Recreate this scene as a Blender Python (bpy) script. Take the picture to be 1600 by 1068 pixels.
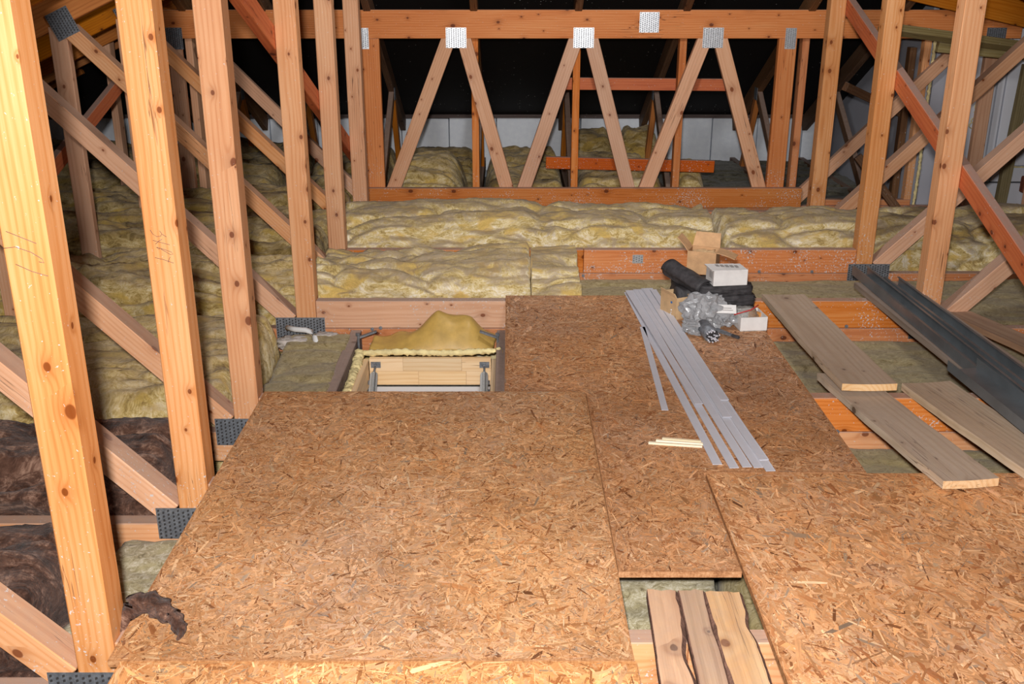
import bpy, bmesh, math, random
import numpy as np
from mathutils import Vector, Matrix
for o in list(bpy.data.objects): bpy.data.objects.remove(o)
S = bpy.context.scene
COL = S.collection
PI = math.pi

# ------------------------------------------------------------------ camera, light, exposure
cam_d = bpy.data.cameras.new('camera'); cam = bpy.data.objects.new('camera', cam_d); COL.objects.link(cam)
cam.location = (0, 0, 1.61); cam.rotation_euler = (math.radians(90-20.1), 0, 0)
cam_d.sensor_width = 36; cam_d.lens = 36*1578/1600; cam_d.shift_x = 4/1600; cam_d.clip_start = .05
S.camera = cam
def area(name, loc, target, size, power, col=(1, 1, 1)):
    l = bpy.data.lights.new(name, 'AREA'); l.shape = 'DISK'; l.size = size; l.energy = power; l.color = col
    o = bpy.data.objects.new(name, l); COL.objects.link(o); o.location = loc
    o.rotation_euler = (Vector(target)-Vector(loc)).to_track_quat('-Z', 'Y').to_euler(); return o
area('camera_flash', (-.05, -.08, 1.78), (.45, 4.6, .65), .10, 172, (1, .97, .95))
area('rear_fill', (.3, -2.4, 2.1), (.5, 6.5, .7), .4, 30, (1, .97, .95))  # added fill behind the camera to soften the flash falloff, no lamp there
area('back_fill', (.45, 4.0, 2.35), (.5, 9.4, .8), .3, 38, (1, .99, .99))  # unseen fill under the ridge, added to brighten the far end
w = bpy.data.worlds.new('world'); S.world = w; w.use_nodes = True
w.node_tree.nodes['Background'].inputs[0].default_value = (.9, .93, 1, 1)
w.node_tree.nodes['Background'].inputs[1].default_value = .08
S.view_settings.view_transform = 'Standard'; S.view_settings.look = 'None'
S.view_settings.exposure = 0.0; S.view_settings.gamma = 1; S.view_settings.use_curve_mapping = False

# ------------------------------------------------------------------ materials
def lin(c): return tuple((v/255/12.92 if v/255 <= .04045 else ((v/255+.055)/1.055)**2.4) for v in c)+(1,)
class NT:
    def __init__(s, name):
        s.m = bpy.data.materials.new(name); s.m.use_nodes = True; s.t = s.m.node_tree
        s.b = s.t.nodes['Principled BSDF']; s.b.inputs['Roughness'].default_value = .8
        s.b.inputs['Specular IOR Level'].default_value = .25
    def n(s, typ, **k):
        nd = s.t.nodes.new(typ)
        for a, v in k.items(): setattr(nd, a, v)
        return nd
    def set(s, sock, v):
        if isinstance(v, bpy.types.NodeSocket): s.t.links.new(v, sock)
        elif v is not None:
            if isinstance(v, (tuple, list)) and len(v) == 3 and sock.type == 'RGBA': v = tuple(v)+(1,)
            sock.default_value = v
    def math(s, op, a, b=None, c=None, clamp=False):
        nd = s.n('ShaderNodeMath', operation=op, use_clamp=clamp)
        for i, v in enumerate((a, b, c)): s.set(nd.inputs[i], v)
        return nd.outputs[0]
    def vmath(s, op, a, b=None):
        nd = s.n('ShaderNodeVectorMath', operation=op); s.set(nd.inputs[0], a); s.set(nd.inputs[1], b); return nd.outputs[0]
    def vscale(s, v, k):
        return s.vmath('MULTIPLY', v, k)
    def noise(s, vec, scale, detail=3, rough=.55, dist=0):
        nd = s.n('ShaderNodeTexNoise'); s.set(nd.inputs['Vector'], vec); nd.inputs['Scale'].default_value = scale
        nd.inputs['Detail'].default_value = detail; nd.inputs['Roughness'].default_value = rough; nd.inputs['Distortion'].default_value = dist
        return nd.outputs[0]
    def voro(s, vec, scale, feature='F1', rand=1):
        nd = s.n('ShaderNodeTexVoronoi', feature=feature); s.set(nd.inputs['Vector'], vec); nd.inputs['Scale'].default_value = scale
        nd.inputs['Randomness'].default_value = rand
        return nd
    def mix(s, f, a, b, mode='MIX'):
        nd = s.n('ShaderNodeMix', data_type='RGBA', blend_type=mode); s.set(nd.inputs['Factor'], f); s.set(nd.inputs['A'], a); s.set(nd.inputs['B'], b)
        return nd.outputs['Result']
    def ramp(s, f, stops):
        nd = s.n('ShaderNodeValToRGB'); s.set(nd.inputs[0], f); e = nd.color_ramp.elements
        while len(e) < len(stops): e.new(.5)
        for i, (p, c) in enumerate(stops): e[i].position = p; e[i].color = c if len(c) == 4 else tuple(c)+(1,)
        return nd.outputs[0]
    def step(s, f, a, b):
        nd = s.n('ShaderNodeMapRange', interpolation_type='SMOOTHSTEP'); s.set(nd.inputs[0], f)
        nd.inputs[1].default_value = a; nd.inputs[2].default_value = b; return nd.outputs[0]
    def obj(s): return s.n('ShaderNodeTexCoord').outputs['Object']
    def rnd(s): return s.n('ShaderNodeObjectInfo').outputs['Random']
    def bump(s, h, strength, dist, normal=None):
        nd = s.n('ShaderNodeBump'); nd.inputs['Strength'].default_value = strength; nd.inputs['Distance'].default_value = dist
        s.set(nd.inputs['Height'], h)
        if normal is not None: s.set(nd.inputs['Normal'], normal)
        s.t.links.new(nd.outputs[0], s.b.inputs['Normal']); return nd.outputs[0]
    def out(s, col, rough=None):
        s.set(s.b.inputs['Base Color'], col)
        if rough is not None: s.set(s.b.inputs['Roughness'], rough)
        return s.m

def wood(name, light, mid, dark, knotc, specks=.0, knots=.55, dusty=0., rough=.62, grain=1., cracks=.3):
    t = NT(name)
    p0 = t.obj(); r = t.rnd()
    off = t.n('ShaderNodeCombineXYZ'); t.set(off.inputs[0], t.math('MULTIPLY', r, 71.3)); t.set(off.inputs[1], t.math('MULTIPLY', r, 13.7)); t.set(off.inputs[2], t.math('MULTIPLY', r, 29.1))
    p = t.vmath('ADD', p0, off.outputs[0])
    # knots: rounded cells along the length
    spk = t.n('ShaderNodeSeparateXYZ'); t.set(spk.inputs[0], p); cmb = t.n('ShaderNodeCombineXYZ')
    t.set(cmb.inputs[0], t.math('MULTIPLY', spk.outputs[0], 6.2)); t.set(cmb.inputs[1], t.math('MULTIPLY', t.math('ADD', spk.outputs[1], spk.outputs[2]), 8.5))
    kv = t.n('ShaderNodeTexVoronoi', voronoi_dimensions='2D'); t.set(kv.inputs['Vector'], cmb.outputs[0]); kv.inputs['Scale'].default_value = 1.0
    kd = kv.outputs['Distance']; kc = t.n('ShaderNodeSeparateColor'); t.set(kc.inputs[0], kv.outputs['Color'])
    keep = t.math('LESS_THAN', kc.outputs[0], knots)
    rad = t.math('MULTIPLY_ADD', t.math('POWER', kc.outputs[1], 2.), .085, .028)
    kn = t.math('DIVIDE', kd, rad)
    halo = t.math('MULTIPLY', t.math('POWER', 2.718, t.math('MULTIPLY', t.math('MULTIPLY', kn, kn), -.16)), keep)
    core = t.math('MULTIPLY', t.step(kn, 1.15, .8), keep)
    # growth rings: long stretched, bent round the knots
    wob = t.noise(t.vscale(p, (1.6, 9, 9)), 1.0, 2)
    sx = t.n('ShaderNodeSeparateXYZ'); t.set(sx.inputs[0], p0)
    cy = t.math('ADD', sx.outputs[1], t.math('MULTIPLY_ADD', r, .10, -.03)); cz = t.math('ADD', sx.outputs[2], t.math('MULTIPLY_ADD', t.math('FRACT', t.math('MULTIPLY', r, 17.31)), .06, .012))
    rr = t.math('SQRT', t.math('ADD', t.math('MULTIPLY', cy, cy), t.math('MULTIPLY', cz, cz)))
    ph = t.math('MULTIPLY_ADD', wob, 14*grain, t.math('MULTIPLY', rr, 400*grain)); ph = t.math('MULTIPLY_ADD', halo, 7, ph)
    ring = t.math('POWER', t.math('MULTIPLY_ADD', t.math('SINE', ph), .5, .5), 2.2)
    fine = t.noise(t.vscale(p, (6, 240, 240)), 1.0, 3, .6)
    broad = t.noise(t.vscale(p, (1.3, 7, 7)), 1.0, 3)
    f = t.math('ADD', t.math('MULTIPLY', ring, .17), t.math('ADD', t.math('MULTIPLY', fine, .34), t.math('MULTIPLY', broad, .68)))
    col = t.ramp(f, [(.32, light), (.62, mid), (.98, dark)])
    col = t.mix(t.math('MULTIPLY', halo, .5), col, t.mix(.5, dark, knotc))
    col = t.mix(t.math('MULTIPLY', core, .85), col, knotc)
    # piece-to-piece tint
    hsv = t.n('ShaderNodeHueSaturation'); t.set(hsv.inputs['Color'], col)
    t.set(hsv.inputs['Value'], t.math('MULTIPLY_ADD', t.math('FRACT', t.math('MULTIPLY', r, 7.77)), .24, .88)); t.set(hsv.inputs['Saturation'], t.math('MULTIPLY_ADD', t.math('FRACT', t.math('MULTIPLY', r, 3.33)), .16, .93))
    col = hsv.outputs[0]
    # drying cracks
    cr = t.noise(t.vscale(p, (1.6, 60, 60)), 1.0, 2, .4)
    crk = t.math('MULTIPLY', t.step(t.math('ABSOLUTE', t.math('SUBTRACT', cr, .5)), .012, .002), t.step(t.noise(t.vscale(p, (2, 9, 9)), 1.0, 1), .60-cracks*.1, .72-cracks*.1))
    col = t.mix(t.math('MULTIPLY', crk, .7), col, lin((60, 30, 15)))
    if dusty > 0:
        nz = t.n('ShaderNodeSeparateXYZ'); t.set(nz.inputs[0], t.n('ShaderNodeNewGeometry').outputs['Normal'])
        dn = t.noise(p, 35, 4, .65)
        df = t.math('MULTIPLY', t.step(nz.outputs[2], .5, .85), t.math('MULTIPLY_ADD', dn, .6, dusty-.3), clamp=True)
        col = t.mix(df, col, lin((172, 150, 138)))
    if specks > 0:
        pz_ = t.n('ShaderNodeSeparateXYZ'); t.set(pz_.inputs[0], t.n('ShaderNodeNewGeometry').outputs['Position'])
        big = t.noise(p, 4.5, 3)
        sn = t.noise(p, 105, 3, .62, .4)
        lvl = t.math('MULTIPLY', t.math('MULTIPLY', t.step(big, .36, .68), specks), t.math('MULTIPLY_ADD', t.step(pz_.outputs[2], .6, .05), .85, .15))
        sp = t.step(t.math('ADD', sn, t.math('MULTIPLY', lvl, .13)), .695, .72)
        col = t.mix(t.math('MULTIPLY', sp, .8), col, lin((205, 205, 205)))
    t.bump(t.math('ADD', t.math('MULTIPLY', fine, .6), t.math('MULTIPLY', crk, -2)), .22, .0015)
    return t.out(col, t.math('MULTIPLY_ADD', fine, .2, rough-.1))
M = {}
M['pine'] = wood('pine', lin((228, 174, 128)), lin((212, 148, 98)), lin((184, 114, 66)), lin((112, 54, 24)), .8, .62, .75)
M['pine_orange'] = wood('pine_orange', lin((220, 150, 96)), lin((206, 126, 72)), lin((174, 96, 46)), lin((96, 42, 16)), 1., .6, .75)
M['pine_red'] = wood('pine_red', lin((214, 116, 54)), lin((198, 94, 38)), lin((154, 66, 24)), lin((96, 36, 14)), .9, .4, .8)
M['pine_pink'] = wood('pine_pink', lin((228, 182, 148)), lin((214, 162, 126)), lin((184, 126, 92)), lin((124, 64, 32)), .7, .6, .8)
M['pine_roof'] = wood('pine_roof', lin((212, 140, 70)), lin((190, 114, 52)), lin((150, 84, 34)), lin((80, 36, 14)), 0, .35, .3)
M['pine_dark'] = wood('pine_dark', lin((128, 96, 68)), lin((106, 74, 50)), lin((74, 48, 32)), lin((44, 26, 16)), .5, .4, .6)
M['grey_board'] = wood('grey_board', lin((216, 196, 172)), lin((198, 174, 146)), lin((158, 132, 104)), lin((98, 74, 54)), 0, .3, .35, .85, .8, .9)
M['dark_board'] = wood('dark_board', lin((168, 154, 140)), lin((142, 126, 112)), lin((104, 88, 74)), lin((70, 52, 42)), 0, .3, .35, .85, .8, .9)
M['rough_board'] = wood('rough_board', lin((206, 172, 134)), lin((172, 132, 98)), lin((112, 78, 56)), lin((64, 44, 34)), 0, .35, .3, .85, .45, .8)
M['rough_tan'] = wood('rough_tan', lin((222, 182, 142)), lin((196, 150, 112)), lin((150, 104, 72)), lin((90, 58, 40)), 0, .3, .2, .85, .5, .8)
M['rough_pale'] = wood('rough_pale', lin((240, 206, 164)), lin((224, 180, 132)), lin((190, 134, 84)), lin((120, 70, 40)), 0, .3, .2, .85, .5, .8)
M['old_batten'] = wood('old_batten', lin((162, 148, 108)), lin((136, 120, 80)), lin((96, 80, 48)), lin((50, 36, 18)), .2, .3, .5, .9)
M['end_grain'] = wood('end_grain', lin((240, 205, 160)), lin((224, 178, 126)), lin((196, 138, 84)), lin((130, 70, 35)), 0, 0, 0)
M['trimmer_wood'] = wood('trimmer_wood', lin((122, 108, 104)), lin((98, 84, 80)), lin((66, 54, 50)), lin((40, 30, 26)), .1, .3, .8, .85)
M['laminate_wood'] = wood('laminate_wood', lin((240, 214, 176)), lin((228, 194, 150)), lin((204, 160, 112)), lin((140, 84, 44)), 0, .1, 0, .55)
M['pale_stick'] = wood('pale_stick', lin((252, 240, 214)), lin((248, 230, 196)), lin((236, 208, 164)), lin((200, 160, 110)), 0, 0, 0)

def insulation(name, cols, scale=1., bump=.9, dust=None, dustc=(120, 108, 84)):
    t = NT(name); p = t.vmath('ADD', t.obj(), t.vscale(t.n('ShaderNodeCombineXYZ').outputs[0], (1, 1, 1)))
    warp = t.n('ShaderNodeTexNoise'); t.set(warp.inputs['Vector'], p); warp.inputs['Scale'].default_value = 3.2*scale; warp.inputs['Detail'].default_value = 3
    q = t.vmath('ADD', p, t.vscale(t.vmath('SUBTRACT', warp.outputs['Color'], (.5, .5, .5)), (.28, .28, .28)))
    a = t.noise(t.vscale(q, (9, 15, 18)), scale, 6, .66, .7)
    blot = t.noise(t.vscale(p, (5, 7, 9)), scale, 3, .55, .5)
    fib = t.noise(t.vscale(q, (26, 80, 90)), scale, 5, .72, .8)
    fib2 = t.noise(t.vscale(q, (95, 38, 110)), scale, 4, .7, .6)
    f = t.math('ADD', t.math('MULTIPLY_ADD', t.math('SUBTRACT', a, .5), 1.9, .5), t.math('MULTIPLY', t.math('SUBTRACT', t.math('ADD', fib, fib2), 1.), .85))
    col = t.ramp(f, [(.08, cols[0]), (.34, cols[1]), (.55, cols[2]), (.80, cols[3])])
    col = t.mix(t.math('MULTIPLY', t.step(blot, .53, .64), .8), col, t.mix(f, cols[1], cols[4]))
    if dust is not None:
        nz = t.n('ShaderNodeSeparateXYZ'); t.set(nz.inputs[0], t.n('ShaderNodeNewGeometry').outputs['Normal'])
        d = t.math('MULTIPLY', t.step(t.math('MULTIPLY_ADD', t.math('SUBTRACT', a, .5), 2.2, nz.outputs[2]), .45, 1.05), dust)
        col = t.mix(d, col, t.mix(fib, lin(dustc), lin(tuple(min(255, c*1.35) for c in dustc))))
    h = t.math('ADD', t.math('MULTIPLY', fib, .6), t.math('ADD', t.math('MULTIPLY', fib2, .5), t.math('MULTIPLY', a, .8)))
    t.bump(h, bump, .0055/scale)
    t.b.inputs['Specular IOR Level'].default_value = .08
    t.b.inputs['Sheen Weight'].default_value = .15
    return t.out(col, .95)
M['yellow_wool'] = insulation('yellow_wool', [lin((124, 100, 60)), lin((176, 150, 90)), lin((210, 186, 130)), lin((234, 218, 178)), lin((218, 180, 72))], 1., .9, .5, (150, 126, 92))
M['cream_wool'] = insulation('cream_wool', [lin((140, 116, 72)), lin((194, 170, 110)), lin((224, 206, 158)), lin((244, 234, 212)), lin((220, 176, 58))], 1., 1., .8, (130, 110, 82))
M['drab_wool'] = insulation('drab_wool', [lin((110, 90, 54)), lin((158, 134, 80)), lin((190, 166, 112)), lin((220, 202, 156)), lin((210, 172, 70))], 1., .9, .5, (140, 118, 86))
M['brown_wool'] = insulation('brown_wool', [lin((40, 24, 18)), lin((70, 47, 37)), lin((98, 70, 57)), lin((150, 118, 100)), lin((108, 78, 64))], .8, 1., None)
M['olive_slab'] = insulation('olive_slab', [lin((112, 96, 58)), lin((134, 118, 74)), lin((152, 136, 92)), lin((178, 164, 122)), lin((156, 140, 86))], 2.2, .6, .3, (156, 142, 114))
M['grey_slab'] = insulation('grey_slab', [lin((104, 92, 62)), lin((142, 130, 92)), lin((170, 160, 126)), lin((214, 208, 190)), lin((164, 152, 96))], 2.2, .7, .3, (176, 166, 140))
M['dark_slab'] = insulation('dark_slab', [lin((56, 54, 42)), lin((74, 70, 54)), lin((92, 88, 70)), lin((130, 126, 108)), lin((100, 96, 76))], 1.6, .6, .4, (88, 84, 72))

def simple(name, c, rough=.6, metal=0, bumps=0, bscale=60, var=.0, spec=.3, vscale=20):
    t = NT(name); p = t.obj(); col = lin(c)
    if var > 0:
        nn = t.noise(p, vscale, 4, .6)
        col = t.mix(t.math('MULTIPLY_ADD', nn, 2, -.5, clamp=True), lin(tuple(v*(1-var) for v in c)), lin(tuple(min(255, v*(1+var)) for v in c)))
    if bumps: t.bump(t.noise(p, bscale, 4, .6), bumps, .004)
    t.b.inputs['Metallic'].default_value = metal; t.b.inputs['Specular IOR Level'].default_value = spec
    return t.out(col, rough)
M['galv'] = simple('galvanised_steel', (196, 200, 204), .38, .75, .15, 300, .12, .5, 60)
M['galv_dull'] = simple('dull_galvanised_steel', (128, 132, 138), .5, .6, .2, 300, .2, .4, 60)
M['dark_steel'] = simple('dark_galvanised_steel', (104, 110, 114), .36, .3, .05, 30, .14, .5, 5)
M['slot'] = simple('punched_slot', (52, 50, 50), .8)
M['slot_grey'] = simple('punched_slot_grey', (128, 128, 132), .7)
M['zinc'] = simple('zinc_spring', (176, 176, 174), .35, .3)
M['block'] = simple('foam_block', (238, 243, 252), .75, 0, .12, 120, .03)
M['bark'] = simple('bark', (112, 84, 72), .9, 0, .8, 90, .3, .2, 50)
M['pvc'] = simple('white_plastic', (206, 206, 214), .28, 0, 0, 0, .02, .5)
M['card'] = simple('cardboard', (192, 152, 112), .85, 0, .1, 160, .1)
M['card_in'] = simple('cardboard_inside', (206, 172, 130), .85, 0, .1, 160, .08)
M['white_card'] = simple('white_card', (224, 222, 220), .6, 0, .05, 80, .04)
M['print'] = simple('grey_print', (152, 148, 146), .7)
M['black_cloth'] = simple('black_webbing', (58, 56, 58), .6, 0, .5, 70, .3, .3, 30)
M['blue'] = simple('blue_plastic', (70, 110, 160), .4)
M['red'] = simple('red_plastic', (190, 60, 60), .4)
M['orange_bit'] = simple('orange_card', (214, 150, 84), .7)
M['pencil'] = simple('pencil', (104, 88, 86), .7)
M['foam'] = simple('expanding_foam', (226, 206, 152), .85, 0, .8, 70, .15)
M['sheet'] = simple('vapour_sheet', (188, 154, 82), .45, 0, .1, 40, .08, .4)
M['pipe'] = simple('white_pipe', (214, 214, 214), .5)
M['mortar'] = simple('grey_lumps', (176, 168, 162), .95, 0, .9, 60, .2)
M['brick'] = simple('red_brick', (126, 70, 50), .9, 0, .8, 60, .3)
M['room_light'] = simple('room_light_white', (222, 228, 236), .6)  # blue-white that stands in for light from the room below
M['black_hole'] = simple('dark_cavity', (20, 17, 15), .9)

t = NT('roof_underlay'); p = t.obj()
sv = t.voro(p, 55); sc = t.n('ShaderNodeSeparateColor'); t.set(sc.inputs[0], sv.outputs['Color'])
den = t.math('MULTIPLY', t.step(t.noise(p, 1.3, 3), .44, .74), .3); den = t.math('ADD', den, .012)
sp = t.math('MULTIPLY', t.math('LESS_THAN', sv.outputs['Distance'], t.math('MULTIPLY', sc.outputs[1], .22)), t.math('LESS_THAN', sc.outputs[0], den))
base = t.mix(t.noise(p, 4, 3), lin((15, 12, 12)), lin((27, 23, 22)))
t.bump(t.noise(t.vscale(p, (60, 60, 60)), 1, 3), .15, .003)
M['felt'] = t.out(t.mix(sp, base, lin((196, 194, 190))), .7)

t = NT('grey_wall_board'); p = t.obj()
a = t.noise(p, 2.2, 4); b = t.noise(t.vscale(p, (20, 20, 3)), 1, 3)
st = t.math('MULTIPLY', t.step(b, .66, .76), t.step(a, .5, .6))
M['grey_wall'] = t.out(t.mix(t.math('MULTIPLY', st, .5), t.mix(a, lin((160, 161, 170)), lin((186, 187, 196))), lin((206, 200, 176))), .8)
t = NT('white_wall_board'); p = t.obj()
a = t.noise(p, 2.5, 4)
M['white_wall'] = t.out(t.mix(a, lin((206, 208, 218)), lin((226, 228, 234))), .75)

# OSB: board body and the pressed strands
def osb_body(name, tint):
    t = NT(name); p = t.obj()
    a = t.noise(t.vscale(p, (40, 140, 90)), 1, 4, .7); b = t.noise(t.vscale(p, (150, 45, 90)), 1, 4, .7)
    f = t.math('MULTIPLY', t.math('ADD', a, b), .5)
    k = lambda c: lin(tuple(v*tint[i] for i, v in enumerate(c)))
    col = t.ramp(f, [(.34, k((140, 92, 56))), (.48, k((198, 144, 96))), (.6, k((224, 174, 124))), (.72, k((238, 198, 152)))])
    t.bump(f, .5, .003); return t.out(col, .7)
def osb_strand(name):
    t = NT(name)
    at = t.n('ShaderNodeAttribute', attribute_name='tint'); uv = t.n('ShaderNodeAttribute', attribute_name='strand_uv')
    g = t.noise(t.vscale(uv.outputs['Vector'], (14, 520, 37)), 1, 3, .65)
    g2 = t.noise(t.vscale(uv.outputs['Vector'], (40, 90, 11)), 1, 2)
    k = t.math('ADD', t.math('MULTIPLY', g, .75), t.math('MULTIPLY_ADD', g2, .45, .40))
    hsv = t.n('ShaderNodeHueSaturation'); t.set(hsv.inputs['Color'], at.outputs['Color']); t.set(hsv.inputs['Value'], k)
    d = t.noise(t.obj(), 6, 5, .7)
    col = t.mix(t.math('MULTIPLY', t.step(d, .52, .75), .22), hsv.outputs[0], lin((186, 160, 140)))
    t.bump(g, .3, .001)
    t.b.inputs['Specular IOR Level'].default_value = .2
    return t.out(col, .58)
M['osb_strand'] = osb_strand('osb_strand')

# ------------------------------------------------------------------ building helpers
def tag(o, label=None, cat=None, group=None, kind=None):
    if label: o['label'] = label
    if cat: o['category'] = cat
    if group: o['group'] = group
    if kind: o['kind'] = kind
    return o
def empty(name, loc, label=None, cat=None, group=None, kind=None):
    o = bpy.data.objects.new(name, None); COL.objects.link(o); o.location = loc; o.empty_display_size = .1
    return tag(o, label, cat, group, kind)
def link(name, me, parent=None, world=None, mats=()):
    for m in mats: me.materials.append(M[m] if isinstance(m, str) else m)
    o = bpy.data.objects.new(name, me); COL.objects.link(o)
    world = world or Matrix.Identity(4)
    if parent:
        o.parent = parent
        pm = Matrix.Translation(parent.location) if parent.parent is None and parent.type == 'EMPTY' else PW.get(parent.name, Matrix.Identity(4))
        o.matrix_local = pm.inverted() @ world
    else: o.matrix_local = world
    PW[o.name] = world
    return o
PW = {}
def bm_mesh(bm, name, smooth=False):
    me = bpy.data.meshes.new(name); bm.normal_update(); bm.to_mesh(me); bm.free()
    if smooth:
        for f in me.polygons: f.use_smooth = True
    return me
def add_box(bm, c, s, mat=0, rot=None):
    r = bmesh.ops.create_cube(bm, size=1)
    m = Matrix.Translation(c) @ (rot or Matrix.Identity(4)) @ Matrix.Diagonal((*s, 1))
    bmesh.ops.transform(bm, matrix=m, verts=r['verts'])
    for v in r['verts']:
        for f in v.link_faces: f.material_index = mat
    return r['verts']
def add_cyl(bm, p0, p1, r0, r1=None, seg=12, mat=0, caps=True):
    p0, p1 = Vector(p0), Vector(p1); d = p1-p0
    r = bmesh.ops.create_cone(bm, cap_ends=caps, segments=seg, radius1=r0, radius2=r1 if r1 is not None else r0, depth=d.length)
    bmesh.ops.transform(bm, matrix=Matrix.Translation((p0+p1)/2) @ d.to_track_quat('Z', 'Y').to_matrix().to_4x4(), verts=r['verts'])
    for v in r['verts']:
        for f in v.link_faces: f.material_index = mat
def add_tube(bm, pts, r, seg=6, mat=0, flat=None):
    pts = [Vector(p) for p in pts]; rings = []
    for i, p in enumerate(pts):
        d = (pts[min(i+1, len(pts)-1)]-pts[max(i-1, 0)]).normalized()
        a = d.orthogonal().normalized() if not flat else flat
        b = d.cross(a).normalized(); a = b.cross(d)
        rr = r[i] if isinstance(r, (list, tuple)) else r
        rings.append([bm.verts.new(p+a*math.cos(2*PI*k/seg)*rr+b*math.sin(2*PI*k/seg)*rr) for k in range(seg)])
    for i in range(len(rings)-1):
        for k in range(seg):
            f = bm.faces.new((rings[i][k], rings[i][(k+1) % seg], rings[i+1][(k+1) % seg], rings[i+1][k])); f.material_index = mat; f.smooth = True
    for rg in (rings[0][::-1], rings[-1]):
        f = bm.faces.new(rg); f.material_index = mat
def frame(p0, p1, up=(0, 1, 0)):
    """local x along the piece, local y across it in the plane that 'up' stands on, local z along up"""
    p0, p1, up = Vector(p0), Vector(p1), Vector(up)
    x = (p1-p0).normalized(); z = (up-x*up.dot(x)).normalized(); y = z.cross(x)
    m = Matrix((x, y, z)).transposed().to_4x4(); m.translation = (p0+p1)/2
    return m, (p1-p0).length
def bow(bm, L, amt, seed):
    rs = random.Random(seed); a, b, c = rs.uniform(-amt, amt), rs.uniform(-amt, amt), rs.uniform(0, 6)
    for v in bm.verts:
        s = math.sin(PI*(v.co.x/L+.5)); v.co.z += a*s; v.co.y += b*s
def beam(name, p0, p1, width, thick, mat, parent=None, up=(0, 1, 0), bev=.003, endmat=None, bend=0., cut0=0, cut1=0, seed=0):
    """sawn timber: width across, thick along 'up'; cut0 / cut1 skew the two ends (metres of offset over the width)"""
    m, L = frame(p0, p1, up)
    bm = bmesh.new(); add_box(bm, (0, 0, 0), (L, width, thick))
    for v in bm.verts:
        k = v.co.y/width*2
        v.co.x += (cut0 if v.co.x < 0 else cut1)*k/2
    if endmat:
        for f in bm.faces:
            if abs(f.normal.x) > .5: f.material_index = 1
    bmesh.ops.bevel(bm, geom=list(bm.edges), offset=bev, segments=1, affect='EDGES', profile=.6)
    if bend:
        bmesh.ops.bisect_plane(bm, geom=bm.verts[:]+bm.edges[:]+bm.faces[:], plane_co=(0, 0, 0), plane_no=(1, 0, 0))
        for xx in (-.25, .25): bmesh.ops.bisect_plane(bm, geom=bm.verts[:]+bm.edges[:]+bm.faces[:], plane_co=(xx*L, 0, 0), plane_no=(1, 0, 0))
        bow(bm, L, bend, seed)
    return link(name, bm_mesh(bm, name), parent, m, (mat,)+((endmat,) if endmat else ()))

# nail plate: thin galvanised sheet with rows of punched teeth
def plate_mesh(w, h, mat):
    bm = bmesh.new(); add_box(bm, (0, 0, 0), (w, .0016, h))
    nx, nz = int(w/.0145), int(h/.0125)
    for i in range(nx):
        for j in range(nz):
            x = (i+.5)/nx*w-w/2; z = (j+.5+(.3 if i % 2 else -.2))/nz*h-h/2
            if abs(z) > h/2-.004: continue
            k, q = .0032, .0046
            vs = [bm.verts.new((x+a, -.0011, z+b)) for a, b in ((-k, -q), (k, -q*.4), (k, q), (-k, q*.4))]; f = bm.faces.new(vs); f.material_index = 1
            vt = [bm.verts.new((x+a, y, z+b)) for a, y, b in ((-k, -.0012, q*.4), (k, -.0012, q), (k*.6, -.005, q*1.5), (-k*.6, -.005, q*1.1))]; bm.faces.new(vt)
    bmesh.ops.recalc_face_normals(bm, faces=bm.faces)
    me = bm_mesh(bm, 'nail_plate'); me.materials.append(M[mat]); me.materials.append(M['slot' if mat == 'galv_dull' else 'slot_grey']); return me
PLATES = {}
def plate(parent, x, y, z, w=.14, h=.14, mat='galv', rot=0.):
    key = (w, h, mat)
    if key not in PLATES: PLATES[key] = plate_mesh(w, h, mat)
    return link('nail_plate', PLATES[key], parent, Matrix.Translation((x, y-.001, z)) @ Matrix.Rotation(rot, 4, 'Y'))

# ------------------------------------------------------------------ setting: roof underlay, eaves wall, right wall
XL, XR = -.974, 2.012          # post centre lines
XC = (XL+XR)/2
TAN = .45
def zl(x): return 1.34+TAN*((x+2.355) if x < XC else (2*XC+2.355-x))     # underside of the rafters
def slab(name, pts, th, mat, kind='structure'):
    bm = bmesh.new(); n = (Vector(pts[1])-Vector(pts[0])).cross(Vector(pts[2])-Vector(pts[0])).normalized()
    if n.z < 0: n = -n
    lo = [bm.verts.new(p) for p in pts]; hi = [bm.verts.new(Vector(p)+n*th) for p in pts]
    bm.faces.new(lo); bm.faces.new(hi[::-1]); k = len(pts)
    for i in range(k): bm.faces.new((lo[i], lo[(i+1) % k], hi[(i+1) % k], hi[i]))
    bmesh.ops.recalc_face_normals(bm, faces=bm.faces)
    return tag(link(name, bm_mesh(bm, name), None, None, (mat,)), kind=kind)
RD = .19                       # rafter depth measured upright
YF, YB = -3.2, 9.62
xe = -5.45
o = slab('ceiling', [(xe, YF, zl(xe)+RD), (XC, YF, zl(XC)+RD), (XC, YB, zl(XC)+RD), (xe, YB, zl(xe)+RD)], .004, 'felt'); tag(o, 'black roofing felt over the rafters above the yellow insulation', 'roof lining')
xr = 2*XC-xe
o = slab('ceiling', [(XC, YF, zl(XC)+RD), (xr, YF, zl(xr)+RD), (xr, YB, zl(xr)+RD), (XC, YB, zl(XC)+RD)], .004, 'felt'); tag(o, 'black roofing felt over the rafters above the steel channels', 'roof lining')
def zh(y): return 1.36-.53*(y-7.3)
o = slab('ceiling', [(xe, 5.4, zh(5.4)+.165), (xr, 5.4, zh(5.4)+.165), (xr, YB, zh(YB)+.165), (xe, YB, zh(YB)+.165)], .004, 'felt'); tag(o, 'black roofing felt sloping down to the white foam blocks', 'roof lining')
o = slab('floor', [(xe, YF, -.24), (xr, YF, -.24), (xr, YB, -.24), (xe, YB, -.24)], .012, 'dark_slab'); tag(o, 'dark ceiling boarding below the insulation and joists', 'floor')

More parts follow.
